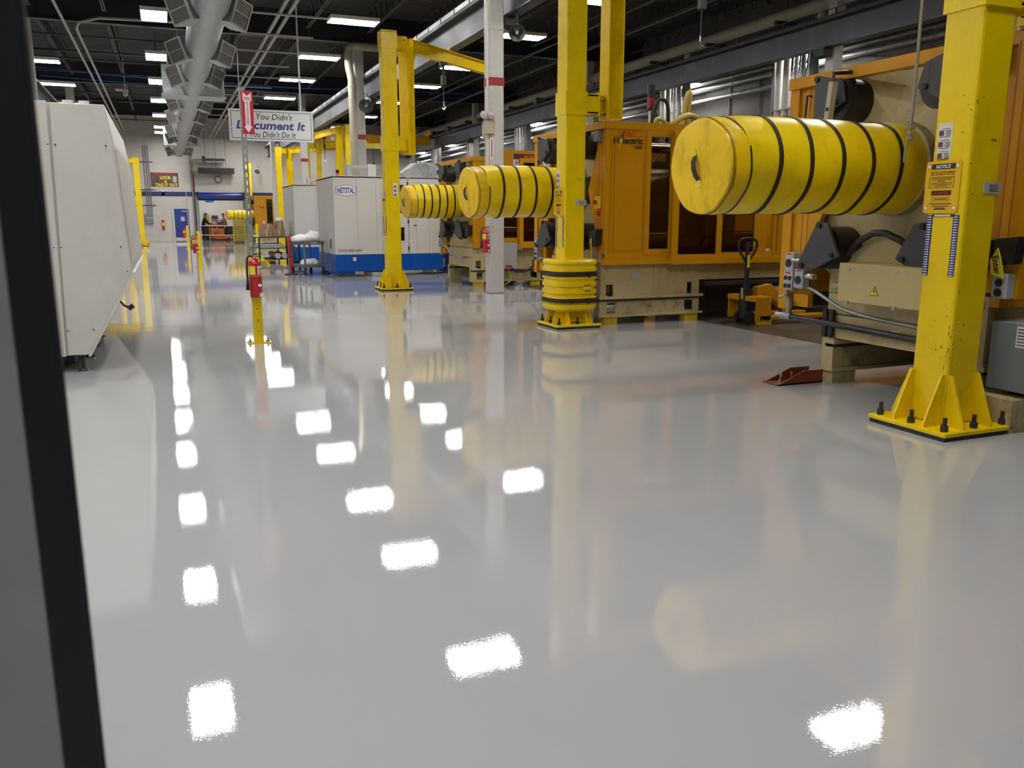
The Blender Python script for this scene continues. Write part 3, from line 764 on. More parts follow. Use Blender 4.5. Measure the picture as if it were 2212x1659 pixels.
l = B(.05, .17, -.342, -.337, .5, .6).build('label_plate', 'label_yellow', t)
B(.055, .165, -.344, -.342, .58, .595).build('print_bar', 'ink', l); B(.055, .165, -.344, -.342, .545, .548).build('print_bar', 'ink', l); B(.055, .165, -.344, -.342, .51, .525).build('print_bar', 'ink', l)

# ------------------------------------------------------------------ padded cylinder covers
def cover(x, y, z, L, rad, label, n_straps=5):
    """axis along X; x is the machine end, the cap is at x - L"""
    t = thing('padded_cover', label, 'cover', (x, y, z), 0, 'padded yellow cylinder covers')
    rnd = random.Random(int(y * 10)); ph = [rnd.uniform(0, 6) for _ in range(6)]
    M, N = 44, 56; x0 = -L + .2; vs = []; fs = []
    for i in range(M + 1):
        u = i / M; xx = x0 * (1 - u)
        for j in range(N):
            a = 2 * PI * j / N
            w = .012 * math.sin(3 * a + ph[0] + 9 * u) + .008 * math.sin(5 * a + ph[1] - 14 * u) + .006 * math.sin(2 * a + 22 * u + ph[2])
            e = math.exp(-u * 14); w += e * (.02 * math.sin(9 * a + ph[3]) - .02)
            if math.sin(a) < -.8: w += .03 * (-.8 - math.sin(a)) / .2      # slight sag underneath
            rr = rad * (1 + w)
            vs.append((xx, rr * math.cos(a), rr * math.sin(a)))
    for i in range(M):
        for j in range(N): fs.append((i * N + j, i * N + (j + 1) % N, (i + 1) * N + (j + 1) % N, (i + 1) * N + j))
    fs += [tuple(range(N))[::-1], tuple(range(M * N, (M + 1) * N))]
    m = MB(); m.add(vs, fs); m.build('jacket', 'vinyl', t, smooth=60)
    for k in range(n_straps):
        xx = x0 + (L - .2) * (.16 + k * .168)
        vs = []; fs = []
        for (d, q) in ((-.017, .0), (-.017, .022), (.017, .022), (.017, 0)):
            for j in range(N):
                a = 2 * PI * j / N; u = 1 - xx / x0
                w = .012 * math.sin(3 * a + ph[0] + 9 * u) + .008 * math.sin(5 * a + ph[1] - 14 * u) + .006 * math.sin(2 * a + 22 * u + ph[2])
                if math.sin(a) < -.8: w += .03 * (-.8 - math.sin(a)) / .2
                rr = rad * (1 + w + q) ; vs.append((xx + d, rr * math.cos(a), rr * math.sin(a)))
        for i in range(3):
            for j in range(N): fs.append((i * N + j, i * N + (j + 1) % N, (i + 1) * N + (j + 1) % N, (i + 1) * N + j))
        m = MB(); m.add(vs, fs); m.build('strap', 'strap', t, smooth=40)
    r2 = rad * .985
    wob = lambda a, h: 1 + .012 * math.sin(3 * a + ph[4]) + .01 * math.sin(7 * a + ph[5])
    Mc = Matrix.Translation((x0, 0, -.015)) @ Matrix.Rotation(R(-3), 4, 'Y') @ Matrix.Rotation(R(5), 4, 'Z')
    capm = MB().lathe([(0, -.195), (r2 * .45, -.2), (r2 * .9, -.195), (r2 * .965, -.19), (r2 * .99, -.175), (r2 * 1.0, -.15), (r2 * 1.015, -.08), (r2 * 1.0, -.01), (r2 * .9, 0), (0, 0)], axis='x', n=56, fn=wob)
    c = capm.xf(Mc).build('end_cap', 'vinyl_cap', t, smooth=32)
    MB().lathe([(r2 * 1.004, -.017), (r2 * 1.016, -.012), (r2 * 1.016, -.003), (r2 * 1.004, 0)], axis='x', n=56, fn=wob).xf(Mc).build('cap_gap', 'strap', c, smooth=40)
    for h0 in (-.172, -.158): MB().lathe([(r2 * .985, h0), (r2 * 1.0035, h0), (r2 * 1.0035, h0 + .004), (r2 * .985, h0 + .004)], axis='x', n=56, fn=wob).xf(Mc).build('seam', 'ink_brown', c, smooth=40)
    Mh = Mc @ Matrix.Translation((-.2, .02, -.01)) @ Matrix.Rotation(R(-14), 4, 'X')
    MB().prism([(-.002, .1), (-.03, .06), (-.04, 0), (-.03, -.06), (-.002, -.1), (.004, -.1), (-.022, -.056), (-.03, 0), (-.022, .056), (.004, .1)], 'y', -.021, .021).xf(Mh).build('handle', 'strap', c)
    for s in (-1, 1):
        m = MB()
        for k in (-1, 0, 1): m.box(-.007, .004, k * .014 - .006, k * .014 + .006, s * .115 - .028, s * .115 + .028)
        m.xf(Mh).build('stitch_patch', 'label_yellow', c)
    return t

# ------------------------------------------------------------------ orange injection moulding machines
def outlet(parent, x, y, z, kind=1, name='outlet_box'):
    o = B(x - .09, x, y - .06, y + .06, z - .09, z + .09).build(name, 'grey_light', parent, bevel=.008)
    pts = [(0, 0, .04)] if kind == 1 else [(s * .028, q * .038, .022) for s in (-1, 1) for q in (-1, 1)] if kind == 4 else [(0, .035, .028), (0, -.035, .028)]
    for (a, b, r_) in pts: MB().cyl((x - .09, y + a, z + b - .01), (x - .098, y + a, z + b - .01), r_, 14).build('socket', 'black', o)
    B(x - .092, x - .09, y - .035, y + .035, z + .07, z + .084).build('label_plate', 'red_sign', o)
    return o
def machine(x, y, label, full=True, side_len=7.0, coverL=1.75):
    t = thing('injection_molding_machine', label, 'machine', (x, y, 0), 0, 'orange injection machines')
    n = -1.1                                                    # near side
    # cream base
    MB().panel(0, 1.65, .40, .88, [(.09, .21, .4, .57), (1.44, 1.53, .4, .57)], n + .02, n + .05).build('base_side', 'cream', t)
    B(.86, .866, n + .016, n + .02, .42, .87).build('seam', 'cream_rust', t)
    B(.0, .05, n + .05, .55, .42, .82).build('cross_plate', 'cream', t)
    B(-.006, 0, n + .06, .54, .635, .645).build('groove', 'black', t)
    B(.3, 1.6, n + .3, .5, .42, .86).build('base_core', 'cream', t)
    for z in (.88,): B(0, side_len, n + .02, .55, z, z + .04).build('bed_top', 'cream', t)
    B(1.65, side_len, n + .05, .5, .6, .88).build('rear_bed', 'cream', t)
    for yy in (n, .43):
        lab = 'near' if yy < 0 else 'far'
        B(-.03, 1.7, yy - .02, yy + .12, .365, .40).build('ledge', 'cream', t)
        B(-.02, 1.69, yy - .012, yy + .1, .335, .365).build('ledge_pad', 'rubber', t)
        MB().panel(0, 1.65, .14, .335, [(.08, .24, .16, .31), (1.4, 1.55, .16, .31)] if yy < 0 else [], yy + .01, yy + .04).build('foundation_side', 'cream_rust', t)
        B(-.03, 1.7, yy - .02, yy + .14, .11, .14).build('foundation_flange', 'cream', t)
        B(.0 if yy > 0 else .05, .27, yy, yy + .13, 0, .11).build('foot', 'yellow_dull' if yy < 0 else 'cream_rust', t); B(1.4, 1.63, yy, yy + .13, 0, .11).build('foot', 'yellow_dull', t)
        B(-.02, .1, yy, yy + .14, .14, .42).build('front_leg', 'cream', t)
    B(.9, .906, n - .006, n + .01, .15, .33).build('rust_streak', 'orange_red', t) if 0 else None
    B(.5, .64, n + .014, n + .02, .66, .73).build('data_plate', 'grey_light', t)
    MB().cyl((.13, n + .02, .78), (.13, n + .012, .78), .04, 16).build('port_cap', 'cream_rust', t)
    if full:
        B(1.9, 5.0, n + .2, .5, .1, .5).build('oil_tank', 'black', t)
        B(1.7, 4.5, n - .12, n + .06, .52, .57).build('step_grating', 'dark_steel', t)
        MB().cyl((2.6, n - .05, .42), (4.4, n - .05, .42), .06, 12).build('filter_pipe', 'cream', t, smooth=40)
    # platen and clamp end
    pl = [(-.55, .85), (.55, .85), (.88, 1.05), (.88, 1.5), (.66, 1.88), (.88, 2.25), (.86, 2.70), (.5, 2.73), (.12, 2.32), (-.12, 2.32), (-.5, 2.73), (-.86, 2.70), (-.88, 2.25), (-.66, 1.88), (-.88, 1.5), (-.88, 1.05)]
    MB().prism(pl, 'x', .16, .62).build('platen', 'cream', t, bevel=.03)
    m = MB().prism([(-.8, 2.0), (.8, 2.0), (.8, 2.745), (-.8, 2.745)], 'x', .40, .66); m.build('platen_web', 'cream', t)
    m = MB(); o_ = [(.17, -.54, 2.735), (.17, -.14, 2.295), (.17, .14, 2.295), (.17, .54, 2.735)]; i_ = [(.398, -.2, 2.74), (.398, -.06, 2.5), (.398, .06, 2.5), (.398, .2, 2.74)]
    m.add(o_ + i_, [(k, k + 1, k + 5, k + 4) for k in range(3)]); m.build('notch_facet', 'cream', t)
    MB().cyl((.40, -.02, 2.66), (.39, -.02, 2.66), .07, 20).build('lifting_hole', 'black', t)
    B(.11, .17, -.6, -.3, 1.7, 2.08).build('pocket', 'black', t, bevel=.01)
    MB().lathe([(.3, .05), (.385, .06), (.385, .16), (.3, .17)], (0, 0, 1.9), 'x', 32).build('cylinder_flange', 'cream_rust', t, smooth=40)
    MB().prism([(-1.0, .82), (.62, .82), (.62, 1.0), (.45, 1.14), (.12, 1.33), (-.1, 1.33), (-.5, 1.14), (-1.0, 1.1)], 'x', .06, .15).build('arch_plate', 'cream_box', t)
    for (yy, s) in ((.55, 1), (-.55, -1)):
        for z in (1.23, 2.5):
            nut = MB().cyl((.16, yy, z), (-.1, yy, z), .19, 24).build('tie_bar_nut', 'black', t, smooth=40)
            up = z > 2
            tri = [(yy + s * .2, z + .24), (yy + s * .19, z - .2), (yy - s * .17, z - .02), (yy - s * .12, z + .16)] if up else [(yy + s * .05, z + .24), (yy - s * .08, z + .22), (yy - s * .24, z - .06), (yy + s * .05, z - .19), (yy + s * .26, z - .21), (yy + s * .27, z - .14)]
            g = MB().prism(tri, 'x', -.155, -.12).build('guard_plate', 'tri_grey', nut, bevel=.006)
            m = MB()
            for (a, b) in ((tri[0][0] - s * .035, tri[0][1] - .04), (tri[1][0] - s * .02 if up else tri[4][0] - s * .05, tri[1][1] + .05 if up else tri[4][1] + .045), (tri[2][0] + s * .08, tri[2][1] + .0)):
                m.cyl((-.155, a, b), (-.175, a, b), .024, 12)
            m.build('guard_bolts', 'black', nut)
    MB().tube([(.06, .95, 1.05), (.03, .7, 1.1), (.02, .45, 1.12), (.0, .15, 1.37), (.0, -.12, 1.37), (.02, -.45, 1.16), (.03, -.6, 1.12)], .03, 8, 1).build('cable_sleeve', 'black', t, smooth=50)
    # orange end guards with chevron edge, both sides
    for s in (-1, 1):
        z0 = .95 if s < 0 else .78
        pts = [(s * 1.12, z0), (s * .82, z0), (s * .84, 1.3), (s * .60, 1.88), (s * .86, 2.45), (s * .86, 2.76), (s * 1.12, 2.76)]
        MB().prism(pts, 'x', .03, .08).build('end_guard', 'orange', t)
        for q in (1.0, .93): B(.027, .03, s * q - .003, s * q + .003, z0 + .02, 2.68).build('seam', 'orange_red', t)
        B(.035, .66, s * 1.116, s * 1.08, z0 + .004, 2.755).build('corner_panel', 'orange', t)
    B(.0, .08, 1.12, 1.24, .62, 2.7).build('hinge_guard', 'orange', t)
    B(.0, .06, .82, 1.02, .66, .78).build('guard_foot', 'orange', t)
    B(-.03, .06, -1.12, 1.24, 2.68, 2.78).build('top_beam', 'orange', t, bevel=.004)
    B(.58, .66, -1.08, 1.08, 2.62, 2.70).build('top_beam', 'orange', t)
    # near side guards
    B(.12, .66, n - .025, n - .02, 1.0, 2.64).build('side_panel', 'orange', t, bevel=.004)
    MB().panel(.155, .625, 1.04, 2.6, [(.16, .62, 1.045, 2.595)], n - .028, n - .025).build('seam', 'orange_red', t)
    B(.028, side_len, n - .026, n + .04, 2.685, 2.785).build('top_rail', 'orange', t)
    B(.03, side_len, n - .03, n + .03, .92, 1.0).build('bottom_rail', 'orange', t)
    B(.0, 1.2, n - .06, n + .02, .85, .92).build('lower_rail', 'orange', t)
    fr = MB().panel(.66, 1.13, .98, 2.68, [(.73, 1.06, 1.06, 2.60)], n - .035, n + .01).build('window_frame', 'orange', t)
    B(.73, 1.06, n - .012, n - .008, 1.06, 2.6).build('pane', 'clear_dark', fr)
    dr = MB().panel(1.08, 2.9, .88, 2.77, [(1.17, 1.83, .98, 2.67), (1.92, 2.5, 1.0, 2.67), (2.72, 2.84, 1.0, 2.67)], n - .11, n - .07).build('sliding_door', 'orange', t)
    B(1.17, 1.83, n - .092, n - .088, .98, 2.67).build('pane', 'tinted', dr)
    B(1.92, 2.5, n - .092, n - .088, 1.0, 2.67).build('pane', 'clear_dark', dr)
    MB().panel(1.2, 1.8, .99, 2.66, [(1.3, 1.7, 1.12, 2.56)], n - .06, n - .03).build('inner_frame', 'orange', t)
    B(1.05, 4.2, n - .13, n - .06, .84, .93).build('door_rail', 'orange', t)
    B(1.92, 2.5, n - .07, n - .05, 1.0, 1.27).build('kick_panel', 'orange_red', t)
    B(3.0, side_len, n - .02, n + .02, 1.0, 2.68).build('rear_guard', 'orange', t)
    B(.66, side_len, 1.02, 1.08, .95, 2.7).build('far_guard', 'orange', t)
    # inside
    B(.66, 3.0, .6, 1.0, .95, 2.4).build('inner_cabinet', 'black', t)
    for z in (1.23, 2.5): MB().cyl((.62, -.55, z), (3.0, -.55, z), .07, 14).build('tie_bar', 'chrome', t, smooth=40)
    B(2.0, 2.45, -.8, .5, .95, 2.6).build('moving_platen', 'black', t)
    MB().cyl((.7, -.2, 1.9), (1.6, -.2, 1.9), .33, 24).build('clamp_piston', 'dark_steel', t, smooth=40)
    MB().prism([(1.35, 2.3), (1.9, 2.5), (2.0, 1.7), (1.5, 1.75)], 'y', -.75, -.6).build('robot_arm', 'orange_red', t)
    MB().tube([(.75, -.7, 2.55), (.85, -.75, 2.3), (1.0, -.7, 2.25), (1.2, -.6, 2.4)], .015, 6, 2).build('inner_cable', 'black', t)
    # fittings on the aisle end
    B(-.04, .03, -1.02, -.87, 2.52, 2.66).build('cord_box', 'galv_dark', t, bevel=.006)
    es = B(-.02, .03, -1.0, -.88, 1.62, 1.79).build('stop_box', 'label_yellow', t, bevel=.01)
    MB().cyl((-.02, -.94, 1.71), (-.06, -.94, 1.71), .028, 14).build('stop_button', 'red', es)
    MB().cyl((-.004, -.94, 1.56), (.03, -.94, 1.56), .03, 14).build('round_label', 'red_sign', t)
    MB().prism([(-.86, 1.1), (-1.04, 1.12), (-1.06, 1.34), (-.86, 1.32)], 'x', -.08, .03).build('black_box', 'black', t)
    outlet(t, .03, 1.05, 1.08, 1); outlet(t, .03, 1.05, .90, 4)
    MB().tube([(-.03, 1.0, .86), (-.02, .8, .86), (-.01, .6, .78), (-.01, .3, .66), (-.01, -.6, .62)], .018, 8, 2).build('conduit', 'galv', t, smooth=50)
    return t
m1 = machine(5.6, 5.45, 'orange and cream injection moulding machine at the right, seen on its clamp end')
m2 = machine(5.6, 11.5, 'orange and cream injection moulding machine in the middle with dark sliding doors')
m3 = machine(6.15, 18.45, 'orange and cream injection moulding machine behind the white column with red band')
cover(5.68, 5.45, 1.9, 1.95, .36, 'padded yellow cylinder cover at the right, largest one with rope')
cover(5.68, 11.5, 1.87, 1.68, .36, 'padded yellow cylinder cover in the middle, in front of the white column')
cover(6.2, 18.45, 1.86, 1.25, .36, 'padded yellow cylinder cover in front of the white and blue machine')
# lettering on the guards
def brand(t, x, z, s, y=-1.13):
    text('HUSKY', 'ink_red', t, (x + .28 * s, y, z + .125 * s), .36 * s, .075 * s, 'S', bold=.03, shear=.1)
    text('H', 'ink', t, (x + .05 * s, y, z + .02 * s), .1 * s, .1 * s, 'S')
    text('lectric', 'ink', t, (x + .37 * s, y, z + .02 * s), .38 * s, .11 * s, 'S', bold=.025)
    text('500', 'ink', t, (x + .48 * s, y, z - .085 * s), .14 * s, .06 * s, 'S')
    MB().prism([(x + .13 * s, z + .05 * s), (x + .15 * s, z + .05 * s), (x + .22 * s, z + .17 * s), (x + .19 * s, z + .16 * s)], 'y', y - .002, y).build('lightning_stroke', 'ink', t)
    MB().prism([(x + .12 * s, z + .04 * s), (x + .18 * s, z + .05 * s), (x + .16 * s, z + .02 * s), (x + .17 * s, z - .02 * s), (x + .15 * s, z - .01 * s), (x + .09 * s, z - .14 * s), (x + .13 * s, z - .01 * s)], 'y', y - .002, y).build('lightning_mark', 'lightning', t)
brand(m2, .13, 2.52, .82)
B(.7, 1.75, -1.14, -1.08, 2.5, 2.93).build('sign_panel', 'orange', m3)
nb = B(.95, 1.6, -1.16, -1.14, 2.58, 2.86).build('name_board', 'paper', m3)
B(.95, 1.6, -1.163, -1.16, 2.74, 2.86).build('board_top', 'ink_brown', nb)
text('HUSKY', 'ink_red', nb, (1.36, -1.163, 2.8), .33, .075, 'S', bold=.03)
text('H  lectric', 'ink', nb, (1.29, -1.16, 2.67), .58, .11, 'S', bold=.01)
MB().prism([(1.07, 2.62), (1.1, 2.72), (1.13, 2.71), (1.1, 2.61)], 'y', -1.166, -1.16).build('lightning_mark', 'lightning', nb)
c = B(-.02, .1, -.2, .2, 2.12, 2.35)
text('Berry', 'ink_blue', B(-.045, -.03, .55, .8, 2.27, 2.46).build('name_card', 'paper', m2), (-.045, .675, 2.37), .15, .08, 'W', shear=.2)
# fittings only the near machine shows
eb = B(-.26, .06, -.75, .18, .79, 1.12).build('electrical_box', 'cream_box', m1, bevel=.008)
MB().prism([(-.28, .87), (-.19, .87), (-.235, .95)], 'x', -.263, -.26).build('warning_triangle', 'ink', eb)
MB().prism([(-.272, .875), (-.198, .875), (-.235, .942)], 'x', -.265, -.263).build('warning_triangle', 'label_yellow', eb)
MB().prism([(-.232, .93), (-.245, .905), (-.235, .905), (-.24, .88), (-.225, .91), (-.236, .91)], 'x', -.267, -.265).build('bolt_symbol', 'ink', eb)
for yy in (.06, -.45): MB().cyl((-.26, yy, 1.07), (-.268, yy, 1.07), .014, 10).build('lock', 'steel', eb)
for yy in (.06, -.45): B(-.27, -.255, yy - .02, yy + .02, .775, .805).build('clasp', 'steel', eb)
outlet(m1, .0, .87, .93, 1)
MB().cyl((-.06, .99, 1.1), (-.06, .78, 1.1), .018, 10).cyl((-.06, .78, 1.1), (-.06, .62, 1.1), .035, 12).build('conduit_body', 'steel', m1, smooth=40)
MB().cyl((-.05, .8, .96), (-.05, .7, .96), .03, 12).build('conduit_body', 'steel', m1, smooth=40)
MB().cyl((-.05, .98, .56), (-.05, -1.0, .52), .028, 10).build('air_pipe', 'dark_steel', m1, smooth=40)
MB().cyl((-.05, 1.02, .55), (-.05, 1.02, .72), .03, 10).cyl((-.05, .98, .56), (-.05, 1.12, .56), .035, 10).cyl((-.05, 1.12, .56), (-.05, 1.2, .56), .022, 8).tube([(-.05, 1.02, .72), (-.08, 1.06, .76), (-.1, 1.1, .74)], .018, 8).build('valve', 'galv', m1, smooth=40)
for yy in (.52, .44): B(-.04, -.02, yy, yy + .05, .42, .68).build('hose_guard', 'black', m1)
B(-.004, 0, -.3, -.2, .52, .57).build('caution_label', 'white', m1); B(-.006, -.004, -.3, -.25, .53, .56).build('caution_mark', 'ink_red', m1)
hb = MB().cbox((-.22, .47, 2.42), (.055, .05, .44), Matrix.Rotation(R(6), 3, 'X')).build('load_gauge', 'pipe_beige', m1)
MB().tube([(-.03, .45, 2.73), (-.22, .45, 2.71), (-.22, .45, 2.62)], .018, 8).build('hook', 'black', hb)
MB().tube([(-.22, .5, 2.2), (-.22, .54, 2.13), (-.22, .5, 2.07), (-.22, .46, 2.12), (-.22, .5, 2.19)], .006, 6, 2).build('wire_loop', 'steel', hb)
B(-.252, -.246, .455, .485, 2.4, 2.43).build('label_plate', 'ink', hb)
MB().tube([(.02, .98, 2.6), (-.03, .98, 2.6), (-.04, .98, 2.35), (.0, 1.03, 2.33), (-.02, 1.12, 2.33)], .012, 6).build('guard_hook', 'dark_steel', m1)
# near machine, right-hand fittings beside the crane mast
gb = B(-.1, .25, -1.62, -1.2, .28, .77).build('junction_cabinet', 'grey_box', m1, bevel=.006)
B(-.104, -.1, -1.55, -1.4, .6, .75).build('data_label', 'paper', gb)
m = MB()
for k in range(6): m.box(-.106, -.104, -1.54, -1.41, .615 + k * .022, .622 + k * .022)
m.build('print_lines', 'ink', gb)
B(-.2, .5, -1.5, -1.1, .10, .24).build('outrigger_base', 'cream_rust', m1); B(-.2, .0, -1.5, -1.1, 0.0, .1).build('outrigger_foot', 'cream_rust', m1)
outlet(m1, -.04, -1.24, 1.02, 2); MB().prism([(-1.17, 1.16), (-1.33, 1.18), (-1.35, 1.37), (-1.17, 1.35)], 'x', -.13, -.04).build('black_box', 'black', m1)
tp = MB().prism([(-1.2, 1.1), (-1.3, 1.08), (-1.26, 1.22), (-1.23, 1.29), (-1.18, 1.2)], 'x', -.17, -.16).build('warning_tape', 'label_yellow', m1)
text('Enter', 'ink', tp, (-.17, -1.235, 1.17), .13, .05, 'W', roll=R(-75), bold=.01)
B(-.04, .03, -1.32, -1.12, .93, 2.76).build('side_guard_edge', 'orange', m1)
for q in (-1.13, -1.2): B(-.043, -.04, q - .003, q + .003, .95, 2.7).build('seam', 'orange_red', m1)
MB().tube([(-.1, -1.0, 1.05), (-.12, -.9, 1.08), (-.13, -.88, .95), (-.12, -.9, .5), (-.1, -.95, .2), (-.08, -.96, .03)], .025, 8, 2).build('power_cable', 'rubber', m1, smooth=50)
B(-.1, -.02, -.78, -.7, 1.3, 1.55).build('switch_box', 'galv_dark', m1, bevel=.01)
MB().tube([(-.06, -.74, 1.3), (-.06, -.75, .95), (-.04, -.78, .7)], .015, 6, 1).build('switch_conduit', 'galv', m1)
# middle machine: torn tape, hoses and stack light on the roof
tp = MB().prism([(-.98, .72), (-.93, .7), (-.92, 1.2), (-.97, 1.22)], 'x', -.1, -.09).build('warning_tape', 'label_yellow', m2)
text('Do Not', 'ink', tp, (-.1, -.95, 1.0), .28, .035, 'W', roll=R(-88), bold=.01)
t = thing('roof_hose', 'thick yellow hose arching over the roof of the middle orange machine', 'hose', (7.0, 11.2, 2.7))
MB().tube([(0, 0, 0), (.2, 0, .2), (.45, .02, .33), (.65, .02, .3), (.78, 0, .2)], .045, 10, 2).build('hose_body', 'hose_yellow', t, smooth=50)
MB().cyl((.76, 0, .22), (.9, 0, .06), .055, 12).build('coupling', 'dark_steel', t, smooth=40)
t = thing('roof_hose', 'pair of tall bent yellow hoses standing on the middle orange machine', 'hose', (7.6, 11.6, 2.7))
MB().tube([(0, 0, 0), (.02, 0, .3), (.12, 0, .75), (.16, 0, .68), (.1, 0, .25), (.14, .05, 0)], .04, 10, 2).build('hose_body', 'hose_yellow', t, smooth=50)
MB().tube([(-.35, .1, .1), (-.42, .1, .3), (-.3, .1, .32), (-.1, .1, .18), (.15, .1, .08)], .03, 10, 2).build('hose_loop', 'hose_yellow', t, smooth=50)
t = thing('roof_hose', 'black looped hose behind the yellow hoses on the middle machine', 'hose', (7.45, 12.0, 2.7))
MB().tube([(-.1, 0, 0), (-.12, 0, .5), (0, 0, .68), (.18, 0, .6), (.16, 0, 0)], .03, 8, 2).build('hose_body', 'rubber', t, smooth=50)
t = thing('roof_hose', 'small dark red hose loop right of the yellow hoses', 'hose', (8.0, 11.8, 2.7))
MB().tube([(-.08, 0, 0), (-.1, 0, .3), (0, 0, .4), (.1, 0, .3), (.06, 0, 0)], .018, 8, 2).build('hose_body', 'red_band', t, smooth=50)
t = thing('stack_light', 'red and black stack light on a pole behind the middle orange machine', 'signal light', (7.35, 12.1, 2.6))
MB().cyl((0, 0, 0), (0, 0, .58), .04, 12).build('pole', 'steel', t, smooth=40)
MB().cyl((0, 0, .58), (0, 0, .62), .06, 14).build('base', 'black', t, smooth=40)
MB().cyl((0, 0, .62), (0, 0, .78), .058, 14).build('red_lens', 'red_band', t, smooth=40)
MB().cyl((0, 0, .78), (0, 0, .97), .06, 14).build('dark_lens', 'black', t, smooth=40)
# rope on the near cover
t = thing('lifting_rope', 'grey rope hanging down onto the right end of the large yellow cover', 'rope', (5.36, 5.01, 0))
MB().tube([(0, 0, 6.9), (0, 0, 4.5), (0, 0, 2.3), (-.01, .0, 2.1)], .012, 8).build('line', 'rope', t, smooth=50)
for k in range(3): MB().lathe([(.012, -.012), (.03, -.008), (.03, .008), (.012, .012)], (0, .0, 2.18 - k * .04), 'z', 10).build('knot', 'rope', t, smooth=60)
MB().tube([(-.01, 0, 2.1), (-.02, .02, 2.0), (-.02, .02, 1.92)], .009, 6).build('rope_tail', 'rope', t, smooth=50)
# red floor bracket
t = thing('floor_bracket', 'rust red steel floor bracket bolted before the right machine leg', 'bracket', (5.35, 6.05, 0))
B(-.32, .2, -.1, .1, 0, .012).build('plate', 'bracket_red', t)
for s in (-.1, .085): MB().prism([(-.32, .0), (.2, 0), (.2, .12), (-.02, .12)], 'y', s, s + .015).build('cheek', 'bracket_red', t)
for q in (-.2, -.08, .06): MB().cyl((q, 0, .012), (q, 0, .04), .02, 6).cyl((q, 0, .04), (q, 0, .1), .011, 8).build('bolt', 'steel', t)
# ------------------------------------------------------------------ white machine end at the left
t = thing('white_machine', 'large off-white machine enclosure at the left with slanted underside', 'machine', (0, 9.1, 0))
pr = [(-1.75, .17), (-.785, .17), (-.335, .965), (-.40, 2.2), (-.455, 2.55), (-1.75, 2.55)]
MB().prism(pr, 'y', .02, 4.1).build('body', 'machine_white', t, bevel=.004)
MB().prism([(-.975, .175), (-.79, .175), (-.345, .965), (-.41, 2.2), (-.462, 2.545), (-.915, 2.545)], 'y', 0, .02).build('end_panel', 'machine_white', t, bevel=.003)
MB().prism([(-1.75, .165), (-.992, .165), (-.94, 2.56), (-1.75, 2.56)], 'y', -.01, .02).build('end_panel', 'machine_white', t, bevel=.003)
MB().prism([(-.80, .155), (-.775, .155), (-.318, .965), (-.335, .985)], 'y', 0, 4.1).build('lower_lip', 'netwhite', t)
for (y0, y1) in ((.12, 1.9), (1.95, 4.0)):
    MB().prism([(-.338, 1.05), (-.328, 1.05), (-.385, 2.15), (-.397, 2.15)], 'y', y0, y1).build('side_door', 'machine_white', t, bevel=.003)
MB().prism([(-.357, 1.2), (-.343, 1.2), (-.362, 1.56), (-.378, 1.56)], 'y', .82, .9).build('door_handle', 'black', t)
MB().prism([(-.383, 1.75), (-.37, 1.75), (-.385, 2.1), (-.4, 2.1)], 'y', 2.9, 3.6).build('window', 'black', t)
for (x, z) in ((-.9, 2.17), (-.47, 2.17), (-.94, 1.22), (-.42, 1.22), (-.955, .42), (-.73, .42), (-1.0, 1.22), (-.96, 2.17), (-.38, .98)):
    MB().cyl((x, -.012, z), (x, .02, z), .007, 8).build('screw', 'dark_steel', t)
for y in (.1, 1.02, 1.86, 2.7):
    f = MB().cyl((-.86, y, .02), (-.86, y, .2), .018, 8).cyl((-.86, y, 0), (-.86, y, .025), .055, 14, .04).cyl((-.86, y, .13), (-.86, y, .16), .03, 6)
    f.build('levelling_foot', 'dark_steel', t, smooth=35)
MB().tube([(-.6, 2.3, .5), (-.55, 2.3, .43), (-.48, 2.25, .40)], .014, 6).cyl((-.5, 2.25, .39), (-.44, 2.25, .43), .03, 8).build('drain_valve', 'dark_steel', t)
B(-1.7, -.95, .3, 3.9, .05, .17).build('base_frame', 'black', t)
MB().tube([(-1.05, .2, .16), (-1.0, .15, .12), (-.9, .2, .16)], .01, 6, 1).build('cable', 'black', t)
B(-1.25, -.9, 1.0, 1.5, 2.55, 2.64).build('roof_bracket', 'yellow_paint', t)
for x in (-.78, -.64): MB().cyl((x, .25, 2.55), (x, .25, 2.6), .035, 10, .05).build('roof_glint', 'white', t)  # white discs stand in for two lamp glints along the roof edge

